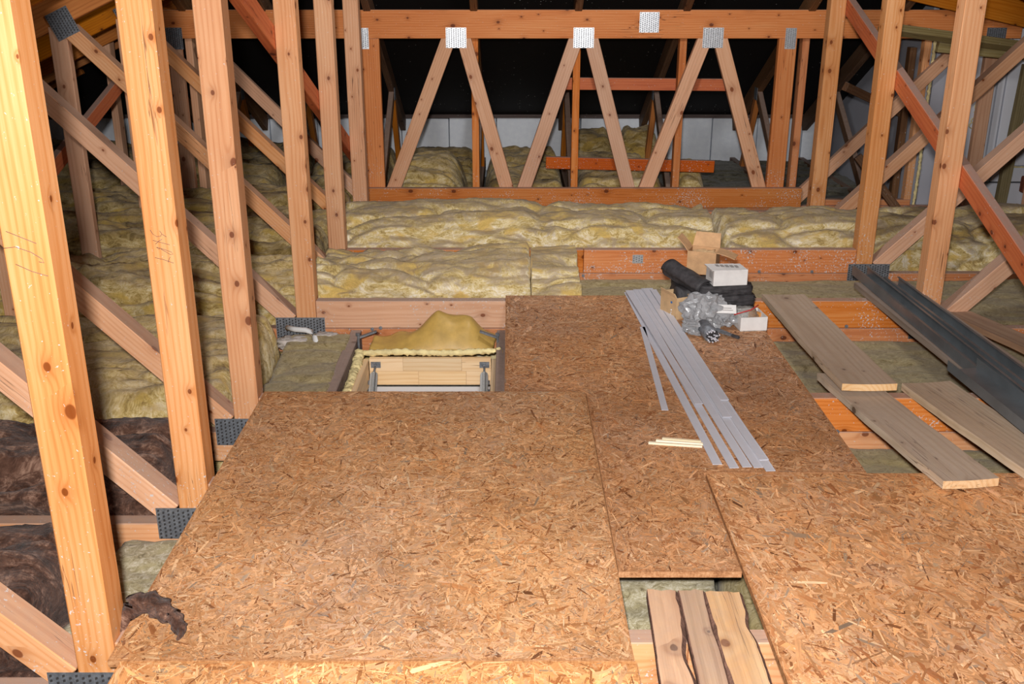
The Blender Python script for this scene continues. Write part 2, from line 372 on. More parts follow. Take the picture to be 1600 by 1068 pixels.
wb = empty('wall_back', (0, 9.46, -.1), 'low eaves wall of white foam blocks below the black felt', 'wall', kind='structure')
def block(x0, x1, z0, z1, y, parent, mat='block', th=.1):
    bm = bmesh.new(); add_box(bm, (0, 0, 0), (x1-x0, th, z1-z0)); bmesh.ops.bevel(bm, geom=list(bm.edges), offset=.004, segments=1, affect='EDGES')
    return link('foam_block', bm_mesh(bm, 'foam_block'), parent, Matrix.Translation(((x0+x1)/2, y+th/2, (z0+z1)/2)), (mat,))
rs = random.Random(4)
xb = [-5.3, -4.86, -4.42, -3.98, -3.54, -3.10, -2.66, -2.22, -1.78, -1.34, -1.0, -.56, -.12, .32, .66, 1.0, 1.44, 1.88, 2.30, 2.72, 2.95]
for i in range(len(xb)-1):
    block(xb[i]+.004, xb[i+1]-.004, -.14, .345+rs.uniform(-.012, .006), 9.46+rs.uniform(0, .02), wb)
bm = bmesh.new(); add_box(bm, (0, 0, 0), (8.2, .14, .03)); link('wall_plate', bm_mesh(bm, 'wall_plate'), wb, Matrix.Translation((-1.2, 9.50, .365)), ('trimmer_wood',))

# right-hand wall: grey side board and pale front boards
wr = empty('wall_right', (2.96, 7.4, 0), 'grey board wall with foam sealed corner behind the posts', 'wall', kind='structure')
bm = bmesh.new(); add_box(bm, (0, 0, 0), (.04, 2.06, 1.7)); link('side_board', bm_mesh(bm, 'side_board'), wr, Matrix.Translation((2.98, 8.44, .55)), ('grey_wall',))
bm = bmesh.new(); add_box(bm, (0, 0, 0), (.13, .05, 1.7)); link('corner_board', bm_mesh(bm, 'corner_board'), wr, Matrix.Translation((3.075, 7.40, .42)), ('grey_wall',))
for (x0, x1, z0, z1) in ((3.14, 3.50, .26, 1.5), (3.505, 3.56, .26, 1.5), (3.565, 4.05, .27, 1.4), (4.055, 5.2, .27, 1.3), (3.14, 3.56, .15, .25), (3.565, 4.1, .15, .262), (4.105, 5.2, .15, .262), (3.14, 3.7, -.15, .142), (3.705, 5.2, -.15, .142)):
    bm = bmesh.new(); add_box(bm, (0, 0, 0), (x1-x0-.006, .04, z1-z0-.004)); bmesh.ops.bevel(bm, geom=list(bm.edges), offset=.003, segments=1, affect='EDGES')
    link('front_board', bm_mesh(bm, 'front_board'), wr, Matrix.Translation(((x0+x1)/2, 7.46, (z0+z1)/2)), ('white_wall',))
beam('stud', (2.93, 7.38, -.1), (2.93, 7.38, 1.25), .05, .07, 'pine', wr)
beam('stud', (2.925, 7.62, -.1), (2.925, 7.62, 1.1), .05, .07, 'pine_dark', wr)
beam('sole_rail', (2.25, 7.36, .015), (2.95, 7.36, .015), .05, .05, 'pine_orange', wr)
rs = random.Random(9)
def foam_bead(parent, pts, r, seed):
    from mathutils import noise as N
    rg = random.Random(seed); bm = bmesh.new(); q = []; rr = []
    for a, b in zip(pts[:-1], pts[1:]):
        n = max(3, int((Vector(b)-Vector(a)).length/.007))
        for i in range(n): q.append(Vector(a).lerp(Vector(b), i/n)); rr.append(r)
    q.append(Vector(pts[-1])); rr.append(r*.6)
    add_tube(bm, q, rr, 12)
    for v in bm.verts:
        k = v.co*55+Vector((seed*3.1, 0, 0)); v.co += N.noise_vector(k)*r*.5+N.noise_vector(k*2.7)*r*.25
    return link('foam_bead', bm_mesh(bm, 'foam_bead', True), parent, None, ('foam',))
foam_bead(wr, [(2.985, 7.36, -.05), (2.99, 7.355, .3), (2.985, 7.36, .55), (2.98, 7.36, 1.22)], .011, 1)
foam_bead(wr, [(2.955, 8.1, .05), (2.955, 8.05, .5)], .008, 2)
foam_bead(wr, [(3.12, 7.36, 1.16), (3.0, 7.36, 1.2)], .018, 3)
foam_bead(wr, [(3.502, 7.435, .95), (3.502, 7.435, 1.25)], .008, 6)
foam_bead(wr, [(3.2, 7.435, .262), (4.0, 7.435, .262)], .006, 8)
# loopy foam writing on the pale board
def scribble(parent, strokes, y, r):
    for s_ in strokes:
        bm = bmesh.new(); add_tube(bm, [(x, y, z) for x, z in s_], r, 6); link('foam_writing', bm_mesh(bm, 'foam_writing', True), parent, None, ('foam',))
def loop(cx, cz, rx, rz, a0=0, a1=360, n=14): return [(cx+rx*math.cos(math.radians(a0+(a1-a0)*i/n)), cz+rz*math.sin(math.radians(a0+(a1-a0)*i/n))) for i in range(n+1)]
scribble(wr, [loop(3.41, .80, .028, .04, -60, 250), [(3.375, .83), (3.37, .77), (3.385, .74), (3.395, .72)], loop(3.385, .70, .022, .028, 60, 330), [(3.36, .66), (3.39, .65), (3.40, .67), (3.38, .64)], loop(3.385, .60, .035, .022, 0, 350), loop(3.37, .565, .03, .022, 90, 420), loop(3.415, .57, .02, .03, 90, 400)], 7.434, .0042)

# ------------------------------------------------------------------ roof trusses
YT = [1.975, 2.755, 3.42, 4.588, 5.534, 6.50]
TT, PWD, TP = .055, .094, .088   # joist and rafter thickness, post width, post and web thickness
JH = .138                      # height of the raised joist on the bottom chord
names = [
 ('nearest roof truss, its left post rising bright in the foreground corner', 'pine'),
 ('second roof truss from the camera, post with a pencilled number', 'pine'),
 ('third roof truss from the camera, standing at the near side of the loft hatch', 'pine'),
 ('fourth roof truss, its joist running behind the loft hatch and yellow sheet', 'pine'),
 ('fifth roof truss, its joist running behind the heap of boxes and bags', 'pine_orange'),
 ('sixth roof truss, standing just before the flat-topped lattice truss', 'pine')]
TR = []; POSTS = {}
for k, Y in enumerate(YT):
    t = empty('roof_truss', (XC, Y, 0), names[k][0], 'roof truss', 'roof trusses with posts and slanting webs'); TR.append(t)
    yc = Y+TT/2
    far = k >= 3
    beam('bottom_chord', (-5.2, yc, -.06), (xr-.2, yc, -.06), .12, TT, 'pine_orange' if far else 'pine', t)
    x0, x1 = XL+PWD/2+.002, XR-PWD/2-.002
    xm = .42
    beam('raised_joist', (x0, yc, JH/2+.001), (xm-.001, yc, JH/2+.001), JH-.002, TT, 'pine_pink' if k == 3 else 'pine' if k < 3 else 'pine_orange', t)
    beam('raised_joist', (xm+.001, yc, JH/2+.001), (x1, yc, JH/2+.001), JH-.002, TT, 'pine' if k == 0 else 'pine_orange', t)
    for sgn, X in ((-1, XL), (1, XR)):
        pm = 'pine' if (sgn < 0 and k < 3) else ('pine_pink' if sgn < 0 and k == 5 else 'pine')
        post = beam('post', (X, Y+TP/2, .001), (X, Y+TP/2, zl(X)+.02), PWD, TP, pm, t); POSTS[(k, sgn)] = post
        # slanting web from the post foot out and up to the rafter
        yw = Y+(TP-.004)/2; f0 = Vector((X+sgn*(PWD/2+.03), yw, .035)); xt = X+sgn*1.345; top = Vector((xt, yw, zl(xt)-.03))
        beam('web', f0, top, .078, TP-.004, 'pine_pink' if k in (1, 2, 3) or sgn > 0 else 'pine', t)
        xv = X+sgn*1.40
        beam('outer_post', (xv, yc, .001), (xv, yc, zl(xv)+.01), PWD, TT-.006, 'pine_pink', t)
        # rafter
        xa, xb_ = XC+sgn*.01, XC+sgn*(XC-xe-.15)
        pz = RD/2
        beam('rafter', (xb_, yc, zl(xb_)+pz), (xa, yc, zl(xa)+pz), RD*math.cos(math.atan(TAN))-.006, TT-.008, 'pine_roof', t)
        fw = .235 if k >= 3 else .20
        plate(t, X+sgn*(.03 if k >= 3 else .02), Y, 0.002, fw, .108, 'galv_dull')
        plate(t, X+sgn*1.365, Y, zl(X+sgn*1.365)+.01, .13, .14, 'galv_dull', -sgn*math.atan(TAN)*-1 if False else (-math.atan(TAN) if sgn < 0 else math.atan(TAN)))
# small plate on the fifth joist
plate(TR[4], .727, YT[4], .085, .06, .05, 'galv')

BOLT = None
def bolt(parent, x, y, z):
    global BOLT
    if BOLT is None:
        bm = bmesh.new(); add_cyl(bm, (0, 0, 0), (0, -.006, 0), .009, seg=6); add_cyl(bm, (0, -.006, 0), (0, -.016, 0), .004, seg=6); BOLT = bm_mesh(bm, 'bolt'); BOLT.materials.append(M['galv_dull'])
    return link('bolt', BOLT, parent, Matrix.Translation((x, y, z)))
for x, z in ((1.18, .014), (1.42, .012), (1.72, .012), (.42, -.012)): bolt(TR[4], x, YT[4], z)
for x, z in ((1.52, .006), (1.62, .012), (-.66, -.002), (-.62, .004)): bolt(TR[3], x, YT[3], z)
bolt(TR[2], 1.22, YT[2], .004)
# pencilled marks on the two nearest left posts
def pencil(parent, strokes, y, r=.0007):
    bm = bmesh.new()
    for s_ in strokes: add_tube(bm, [(x, y, z) for x, z in s_], r, 5)
    return link('pencil_mark', bm_mesh(bm, 'pencil_mark'), parent, None, ('pencil',))
def pm2(pts):   # pixel-free local frame: origin upper left corner of the number, metres right / down
    return [(-1.003+a, .935-b) for a, b in pts]
pencil(POSTS[(1, -1)], [pm2([(0, 0), (.006, .012), (.016, .019), (.028, .018), (.031, .010), (.026, .003)]), pm2([(.031, .012), (.043, .020)]),
               pm2([(.004, .030), (.028, .037), (.050, .043)]), pm2([(.010, .041), (.022, .031), (.03, .027)]),
               pm2([(.012, .050), (.032, .056), (.052, .064), (.056, .070), (.048, .071), (.036, .063), (.024, .055)]), pm2([(.012, .050), (.018, .056), (.022, .053)]),
               pm2([(.004, .080), (.028, .086), (.055, .096)]), pm2([(.040, .094), (.044, .082), (.048, .078)])], YT[1]-.0004)
pencil(POSTS[(0, -1)], [[(-1.008, 1.123), (-.985, 1.113), (-.951, 1.098)], [(-1.02, 1.088), (-.995, 1.091), (-.965, 1.080), (-.945, 1.066), (-.942, 1.058), (-.952, 1.060)], [(-1.0, 1.055), (-.97, 1.040), (-.938, 1.030)]], YT[0]-.0004)

# ------------------------------------------------------------------ flat-topped lattice truss (hip end)
Y7 = 7.30; yc = Y7+TT/2
lt = empty('lattice_truss', (XC, Y7, 0), 'flat-topped lattice truss with three bright nail-plated apexes', 'roof truss')
ztop0, ztop1 = 1.178, 1.368
xe7 = 2.58
beam('top_chord', (XC-xe7-.45, yc, (ztop0+ztop1)/2), (XC+xe7+.45, yc, (ztop0+ztop1)/2), ztop1-ztop0, TT, 'pine_orange', lt)
beam('bottom_chord', (-5.2, yc, -.06), (xr-.2, yc, -.06), .12, TT, 'pine_orange', lt)
beam('raised_joist', (XL-.055, Y7-.025, .07), (XR+.11, Y7-.025, .07), .142, .05, 'pine_orange', lt)
for sgn, X in ((-1, XL), (1, 1.94)):
    beam('post', (X-.005*sgn, yc, .001), (X-.005*sgn, yc, ztop0), .125, TT, 'pine_orange', lt)
    plate(lt, X-.04*(sgn < 0)+.01*(sgn > 0), Y7, ztop0, .075, .14, 'galv')
    X = XL if sgn < 0 else XR; f0 = Vector((X+sgn*(PWD/2+.03), yc, .035)); xt = X+sgn*1.16; beam('web', f0, (xt, yc, ztop0-.02), .085, TT-.004, 'pine_pink', lt)
    xv = X+sgn*1.36
    beam('outer_post', (xv, yc, .001), (xv, yc, ztop0), PWD, TT-.006, 'pine_pink', lt); plate(lt, xv, Y7, ztop0, .135, .145, 'galv_dull')
    xa = XC+sgn*(xe7+.25); xb_ = XC+sgn*(XC-xe-.15)
    beam('rafter', (xb_, yc, zl(xb_)+RD/2), (xa, yc, zl(xa)+RD/2), RD*.9, TT-.008, 'pine_roof', lt)
apex = [(-.370, -.856, -.012), (.515, .096, .875), (1.412, .984, 1.832)]
for xa, xl_, xr_ in apex:
    for xf in (xl_, xr_):
        s_ = -1 if xf < xa else 1
        beam('web', (xf, yc, .10), (xa+s_*.052, yc, ztop0+.0), .098, TT-.004, 'pine_pink', lt, cut0=0)
    plate(lt, xa, Y7, ztop0+.005, .142, .135, 'galv')
plate(lt, .965, Y7, 1.285, .135, .135, 'galv')

# jack trusses running back from the lattice truss to the eaves
jx = [-2.83, -2.25, -1.70, -.98, -.245, .475, 1.22, 2.08, 2.72]
jl = ['first jack truss from the left behind the lattice truss', 'second jack truss from the left behind the lattice truss', 'third jack truss from the left, behind the fourth post',
      'jack truss hidden mostly behind the left post of the lattice truss', 'jack truss behind the leftmost lattice apex', 'jack truss behind the middle lattice apex',
      'jack truss behind the rightmost lattice apex', 'jack truss behind the right post of the lattice truss', 'jack truss beside the grey wall board']
for x, lab in zip(jx, jl):
    j = empty('jack_truss', (x, 7.37, 0), lab, 'roof truss', 'jack trusses behind the lattice truss')
    ya, yb = 7.37, 9.44; TJ = .05
    beam('rafter', (x, 6.3, zh(6.3)+.07), (x, yb, zh(yb)+.07), .14*.91, TJ, 'pine_dark' if x > -3 else 'pine_roof', j, up=(1, 0, 0))
    if x != -1.70: beam('upright', (x, ya+.04, -.1), (x, ya+.04, zh(ya)), .09, TJ, 'pine_orange' if x > -2 else 'pine_pink', j, up=(1, 0, 0))
    yn = 8.62; zn = zh(yn)-.01
    beam('web', (x, yn+.02, zn), (x, 9.05, -.08), .075, TJ-.006, 'pine_roof', j, up=(1, 0, 0))
    beam('web', (x, yn-.02, zn), (x, 7.62, -.02), .075, TJ-.006, 'pine_dark', j, up=(1, 0, 0))
    bm = bmesh.new(); add_box(bm, (0, 0, 0), (.002, .1, .1)); link('nail_plate', bm_mesh(bm, 'nail_plate'), j, Matrix.Translation((x-TJ/2-.001 if x > 0 else x+TJ/2+.001, yn, zn+.01)), ('galv_dull',))
    beam('bottom_chord', (x, 7.36, -.06), (x, 9.44, -.06), .1, TJ, 'pine_dark', j, up=(1, 0, 0))
# shortened rafters running up to the left and right hips beyond the lattice truss
for i, y in enumerate((7.95, 8.55, 9.1)):
    hx = xe+.15+(9.62-y)*1.0+.5
    for sgn, lab in ((-1, 'at the left hip'), (1, 'at the right hip')):
        a = XC+sgn*(XC-xe-.15); b = XC+sgn*(XC-hx-.2)
        if sgn > 0: continue
        e = beam('hip_rafter', (a, y, zl(a)+RD/2), (b, y, zl(b)+RD/2), RD*.9, .05, 'pine_roof')
        tag(e, ['near', 'middle', 'far'][i]+' short rafter under the felt '+lab, 'rafter', 'short rafters at the hip')

tag(beam('gable_board', (2.35, 7.13, 1.60), (4.1, 7.13, 1.22), .19, .045, 'pine_roof'), 'orange board sloping down at the top right corner', 'board')
# braces and rails nailed along the trusses
def single(name, p0, p1, w_, t_, mat, label, cat, up=(0, 1, 0), group=None, **kw):
    return tag(beam(name, p0, p1, w_, t_, mat, None, up, **kw), label, cat, group)
single('diagonal_brace', (XL-PWD/2-.024, 3.3, 1.86), (XL-PWD/2-.024, 6.95, .40), .097, .045, 'pine_red', 'reddish slanting brace nailed behind the left row of posts', 'brace', up=(1, 0, 0))
single('diagonal_brace', (XR+PWD/2+.024, 7.2, 1.66), (XR+PWD/2+.024, 3.5, .345), .097, .045, 'pine_red', 'red-brown slanting brace nailed across the right row of posts', 'brace', up=(1, 0, 0))
single('diagonal_brace', (-2.475, 5.0, .48), (-2.475, 7.3, 1.16), .09, .04, 'pine_red', 'reddish slanting brace crossing behind the left outer post', 'brace', up=(1, 0, 0))
single('tie_rail', (.40, 7.50, .855), (1.62, 7.50, .845), .085, .04, 'pine_red', 'upper red rail tied behind the middle and right lattice apexes', 'rail')
single('tie_rail', (.27, 7.50, .285), (1.52, 7.50, .255), .088, .04, 'pine_red', 'lower red rail speckled white across the lattice legs', 'rail')
single('old_batten', (2.42, 6.9, 1.27), (3.75, 6.9, 1.10), .07, .05, 'old_batten', 'mossy upper batten crossing high behind the right posts', 'batten', up=(0, .5, .85))
single('old_batten', (2.86, 7.02, 1.14), (3.75, 7.02, 1.06), .065, .05, 'old_batten', 'dark lower batten just under the mossy one', 'batten')
single('old_batten', (2.35, 7.25, .86), (2.98, 7.7, .60), .06, .04, 'pine_dark', 'short dark batten slanting across the grey wall board', 'batten')
single('wall_stud', (3.62, 7.36, -.1), (3.66, 7.36, 1.0), .075, .05, 'old_batten', 'old brown stud standing before the pale wall boards', 'stud')
single('dark_strut', (2.52, 7.33, .36), (2.86, 7.25, -.05), .06, .05, 'pine_dark', 'dark strut leaning at the foot of the grey wall board', 'strut')
single('noggin', (-2.9, 6.2, .1), (-2.2, 6.15, .03), .07, .05, 'pine_red', 'reddish timber end showing from the insulation by the outer post', 'timber')
bm = bmesh.new(); add_box(bm, (0, 0, 0), (.16, .06, .12)); bmesh.ops.bevel(bm, geom=list(bm.edges), offset=.008, segments=1, affect='EDGES')
tag(link('brick', bm_mesh(bm, 'brick'), None, Matrix.Translation((3.86, 7.40, .14)), ('brick',)), 'broken red brick low in the pale wall', 'brick')

# ------------------------------------------------------------------ insulation
def vnoise2(x, y, seed):
    g = np.random.RandomState(seed).rand(256, 256)
    xi = np.floor(x).astype(int); yi = np.floor(y).astype(int); fx = x-xi; fy = y-yi
    fx = fx*fx*(3-2*fx); fy = fy*fy*(3-2*fy)
    a = g[xi % 256, yi % 256]; b = g[(xi+1) % 256, yi % 256]; c = g[xi % 256, (yi+1) % 256]; d = g[(xi+1) % 256, (yi+1) % 256]
    return (a*(1-fx)+b*fx)*(1-fy)+(c*(1-fx)+d*fx)*fy
def fbm(x, y, seed, o=4, g=.5):
    s = 0; a = 1; n = 0
    for i in range(o): s = s+a*vnoise2(x*2**i+17*i, y*2**i+31*i, seed+i); n += a; a *= g
    return s/n
def grid_mesh(name, P, caps=True):
    nu, nv, _ = P.shape
    idx = np.arange(nu*nv).reshape(nu, nv)
    q = np.stack([idx[:-1, :-1], idx[1:, :-1], idx[1:, 1:], idx[:-1, 1:]], -1).reshape(-1, 4)
    me = bpy.data.meshes.new(name)
    faces = [tuple(f) for f in q.tolist()]
    if caps: faces += [tuple(idx[0, :].tolist()), tuple(idx[-1, ::-1].tolist()), tuple(idx[:, 0][::-1].tolist()), ]
    me.from_pydata(P.reshape(-1, 3).tolist(), [], faces); me.update()
    for f in me.polygons: f.use_smooth = True
    return me
def batt(name, x0, x1, y0, y1, z0, h, mat, label, seed, amp=.045, n=.45, fold=.03, cat='insulation', group=None, skew=0., res=.016, tilt=0., sag=None, endround=.10, kind=None):
    """soft blanket: a rounded section swept along x, crumpled by noise"""
    nu = max(8, int((x1-x0)/res)); r = min(h, (y1-y0)/2)*min(.95, .25+n)   # corner radius
    fl, sd = (y1-y0)-2*r, h-r; per = fl+2*sd+PI*r; nv = max(12, int(per/res))
    q = np.linspace(0, per, nv); a1 = np.clip((q-sd)/r, 0, PI/2); a2 = np.clip((q-sd-PI/2*r-fl)/r, 0, PI/2)
    py = y0+r-r*np.cos(a1)+np.clip(q-sd-PI/2*r, 0, fl)+r*np.sin(a2)
    pz = np.clip(q, 0, sd)+r*np.sin(a1)-r*(1-np.cos(a2))-np.clip(q-sd-PI*r-fl, 0, sd)
    ny = -np.cos(a1)+(a2 > 0)*(np.sin(a2)); ny = np.where(a2 > 0, np.sin(a2), -np.cos(a1)); nz = np.where(a2 > 0, np.cos(a2), np.sin(a1))
    X = (x0+(x1-x0)*np.linspace(0, 1, nu))[:, None]*np.ones((1, nv)); arc = q[None, :]*np.ones((nu, 1))
    d = np.minimum(X-x0, x1-X)/endround; cap = np.sqrt(np.clip(1-(1-np.clip(d, 0, 1))**2, .02, 1))
    wx = X+.18*(fbm(X*2.5, arc*2.5, seed+90, 2)-.5); wa = arc+.12*(fbm(X*3, arc*3, seed+95, 2)-.5)
    nse = fbm(wx*2.0, wa*3.6, seed, 4, .5)-.5
    rid = (1-np.abs(2*fbm(wx*1.6, wa*4.2, seed+20, 3)-1))**6
    bil = np.abs(fbm(wx*6, wa*11, seed+30, 3)-.5)*2
    fine = fbm(wx*22, wa*38, seed+60, 3, .6)-.5
    lay = fbm(wx*3.2, wa*20, seed+50, 3, .6)-.5
    disp = amp*1.7*nse-fold*1.2*rid+amp*.32*(bil-.25)+amp*.4*fine+amp*1.0*lay
    foot = np.clip(np.minimum(arc, per-arc)/.05, 0, 1)
    yc_ = (y0+y1)/2; Y = yc_+(py[None, :]-yc_)*(.6+.4*cap)+disp*ny[None, :]*.8*foot+skew*(X-x0)+.04*(fbm(X*1.1, X*0+3.3, seed+80, 2)-.5)
    Z = z0+np.maximum((pz[None, :]+disp*nz[None, :])*cap, 0)
    X = X+.02*(fbm(X*7, arc*9, seed+70, 3)-.5)
    P = np.stack([X, Y, Z], -1)
    o = link(name, grid_mesh(name, P), None, None, (mat,))
    return tag(o, label, cat, group, kind)
G1 = 'rolls of yellow insulation between the trusses'
lo = -.225
# right of the left posts: rolls lying across the bays
batt('insulation_roll', -1.0, .112, 4.66, 5.50, lo, .475, 'cream_wool', 'crumpled yellow insulation roll lying behind the joist at the hatch', 11, .04, .42, .06, group=G1, endround=.015, res=.011)
batt('insulation_roll', .102, .365, 4.66, 5.48, lo, .45, 'cream_wool', 'square end piece of yellow insulation beside the heap of boxes', 12, .028, .3, .05, group=G1, endround=.012, res=.011)
batt('insulation_roll', -1.05, 1.235, 5.63, 6.44, lo, .50, 'cream_wool', 'long yellow insulation roll in front of the lattice truss', 13, .04, .42, .05, group=G1, endround=.05, res=.013)
batt('insulation_roll', 1.24, 4.2, 5.63, 6.44, lo, .47, 'cream_wool', 'yellow insulation roll running behind the right posts', 14, .04, .42, .05, group=G1, endround=.06, res=.014)
# left eaves side
G2 = 'yellow insulation blankets on the left eaves side'
batt('insulation_blanket', -4.6, -1.055, 5.62, 6.46, lo, .43, 'drab_wool', 'dull yellow blanket around the foot of the left outer post', 21, .06, .4, .06, group=G2)
batt('insulation_blanket', -4.4, -1.0, 4.66, 5.50, lo, .42, 'yellow_wool', 'yellow blanket folded in layers left of the fourth and fifth posts', 22, .065, .4, .07, group=G2)
batt('insulation_blanket', -3.9, -1.05, 3.52, 4.56, lo, .37, 'yellow_wool', 'smooth yellow blanket meeting the brown wool on the left', 23, .04, .38, .035, group=G2)
batt('insulation_blanket', -5.0, -1.1, 6.58, 7.27, lo, .42, 'drab_wool', 'dark yellow blanket far left just before the lattice truss', 24, .06, .4, .06, group=G2)
G3 = 'insulation heaped behind the lattice truss'
batt('insulation_blanket', -5.0, -1.75, 7.46, 9.40, lo, .42, 'drab_wool', 'dull blanket lying below the felt at far left eaves', 31, .07, .4, .07, group=G3, res=.024)
batt('insulation_blanket', -1.66, -.98, 7.44, 9.38, lo, .36, 'drab_wool', 'dull blanket below the leftmost foam blocks of the lattice view', 32, .06, .4, .06, group=G3, res=.02)
batt('insulation_blanket', -.95, -.27, 8.52, 9.38, lo, .34, 'drab_wool', 'flat dull blanket below the foam blocks behind the bulging end', 42, .06, .4, .06, group=G3, res=.02)
batt('insulation_chunk', -.95, -.32, 7.46, 8.45, lo, .47, 'yellow_wool', 'bulging yellow insulation end behind the first lattice leg', 33, .05, .45, .05, group=G3, endround=.2)
batt('insulation_blanket', -.21, .45, 7.44, 9.38, lo, .37, 'drab_wool', 'dull blanket between the left and middle lattice apexes', 34, .07, .4, .07, group=G3, res=.02)
batt('insulation_blanket', .50, 1.19, 7.44, 8.9, lo, .40, 'yellow_wool', 'layered yellow insulation slab under the lower red rail', 35, .05, .35, .05, group=G3)
batt('insulation_chunk', 1.25, 1.52, 7.62, 8.15, lo, .45, 'yellow_wool', 'yellow cut end of insulation beside the right lattice leg', 36, .03, .4, .03, group=G3, endround=.1)
batt('insulation_chunk', .50, .95, 9.0, 9.38, lo, .50, 'drab_wool', 'brown torn insulation leaning on the foam blocks', 37, .05, .4, .05, group=G3)
batt('insulation_chunk', .95, 1.35, 8.95, 9.36, lo, .55, 'drab_wool', 'torn insulation tuft by the far jack truss foot', 38, .06, .45, .05, group=G3)
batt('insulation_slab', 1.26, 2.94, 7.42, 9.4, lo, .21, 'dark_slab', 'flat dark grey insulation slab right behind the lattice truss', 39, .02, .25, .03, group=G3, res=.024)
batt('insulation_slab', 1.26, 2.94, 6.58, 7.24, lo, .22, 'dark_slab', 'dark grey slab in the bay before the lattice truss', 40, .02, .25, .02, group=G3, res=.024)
batt('insulation_slab', -1.0, 1.22, 6.58, 7.24, lo, .26, 'drab_wool', 'dusty slab hidden behind the long yellow roll', 41, .02, .25, .02, group=G3, res=.024)
# brown wool
G4 = 'brown mineral wool on the left eaves side'
batt('brown_wool_blanket', -3.2, -1.10, 2.83, 3.43, lo, .36, 'brown_wool', 'dark brown wool blanket under the second slanting web', 51, .05, .4, .06, group=G4, res=.013)
batt('brown_wool_blanket', -3.0, -1.20, 2.07, 2.74, lo, .33, 'brown_wool', 'dark brown wool blanket beside the nearest post', 52, .05, .4, .06, group=G4, res=.013)
batt('brown_wool_blanket', -2.6, -1.08, .9, 1.95, lo, .32, 'brown_wool', 'dark brown wool blanket below the nearest slanting web', 53, .05, .4, .05, group=G4, res=.016)
# flat slabs in the floor bays
G5 = 'flat mineral slabs between the floor joists'
batt('mineral_slab', -1.19, .60, 2.045, 2.74, lo, .215, 'grey_slab', 'pale dusty slab in the bay beside the nearest left post and floor hole', 61, .012, .2, .01, group=G5, endround=.02)
batt('mineral_slab', -1.03, 3.6, 2.825, 3.405, lo, .2, 'olive_slab', 'olive slab in the bay under the crossing grey planks', 62, .012, .2, .008, group=G5, endround=.02)
batt('mineral_slab', -1.04, -.735, 3.49, 4.56, lo, .235, 'olive_slab', 'olive slab left of the loft hatch', 63, .016, .2, .012, group=G5, endround=.02)
batt('mineral_slab', .02, 3.7, 3.49, 4.57, lo, .2, 'olive_slab', 'wide olive slab in the bay under the steel channels', 64, .012, .2, .008, group=G5, endround=.02)
batt('mineral_slab', .36, 4.0, 4.66, 5.52, lo, .22, 'olive_slab', 'dusty olive slab behind the boxes before the long roll', 65, .012, .2, .01, group=G5, endround=.02)
batt('mineral_slab', .605, 3.2, 1.0, 2.74, lo, .2, 'olive_slab', 'olive slab under the right-hand floor board', 66, .012, .2, .01, group=G5, res=.03)

# ------------------------------------------------------------------ OSB floor boards
ZT = JH+.018+.0005
def inside(poly, x, y):
    c = False; n = len(poly)
    for i in range(n):
        (x0, y0), (x1, y1) = poly[i], poly[(i+1) % n]
        if (y0 > y) != (y1 > y) and x < (x1-x0)*(y-y0)/(y1-y0)+x0: c = not c
    return c
def inside_np(poly, x, y):
    c = np.zeros(x.shape, bool); n = len(poly)
    for i in range(n):
        (x0, y0), (x1, y1) = poly[i], poly[(i+1) % n]
        if y0 == y1: continue
        hit = ((y0 > y) != (y1 > y)) & (x < (x1-x0)*(y-y0)/(y1-y0)+x0); c ^= hit
    return c
BASE = np.array([(232, 184, 136), (222, 170, 120), (240, 200, 154), (210, 156, 106), (196, 138, 90), (214, 172, 134), (170, 114, 72), (178, 156, 132), (138, 92, 60), (246, 214, 172)], float)
PROB = np.array([.21, .22, .10, .16, .09, .08, .06, .03, .035, .02]); PROB /= PROB.sum()
def s2l(a): a = a/255; return np.where(a <= .04045, a/12.92, ((a+.055)/1.055)**2.4)
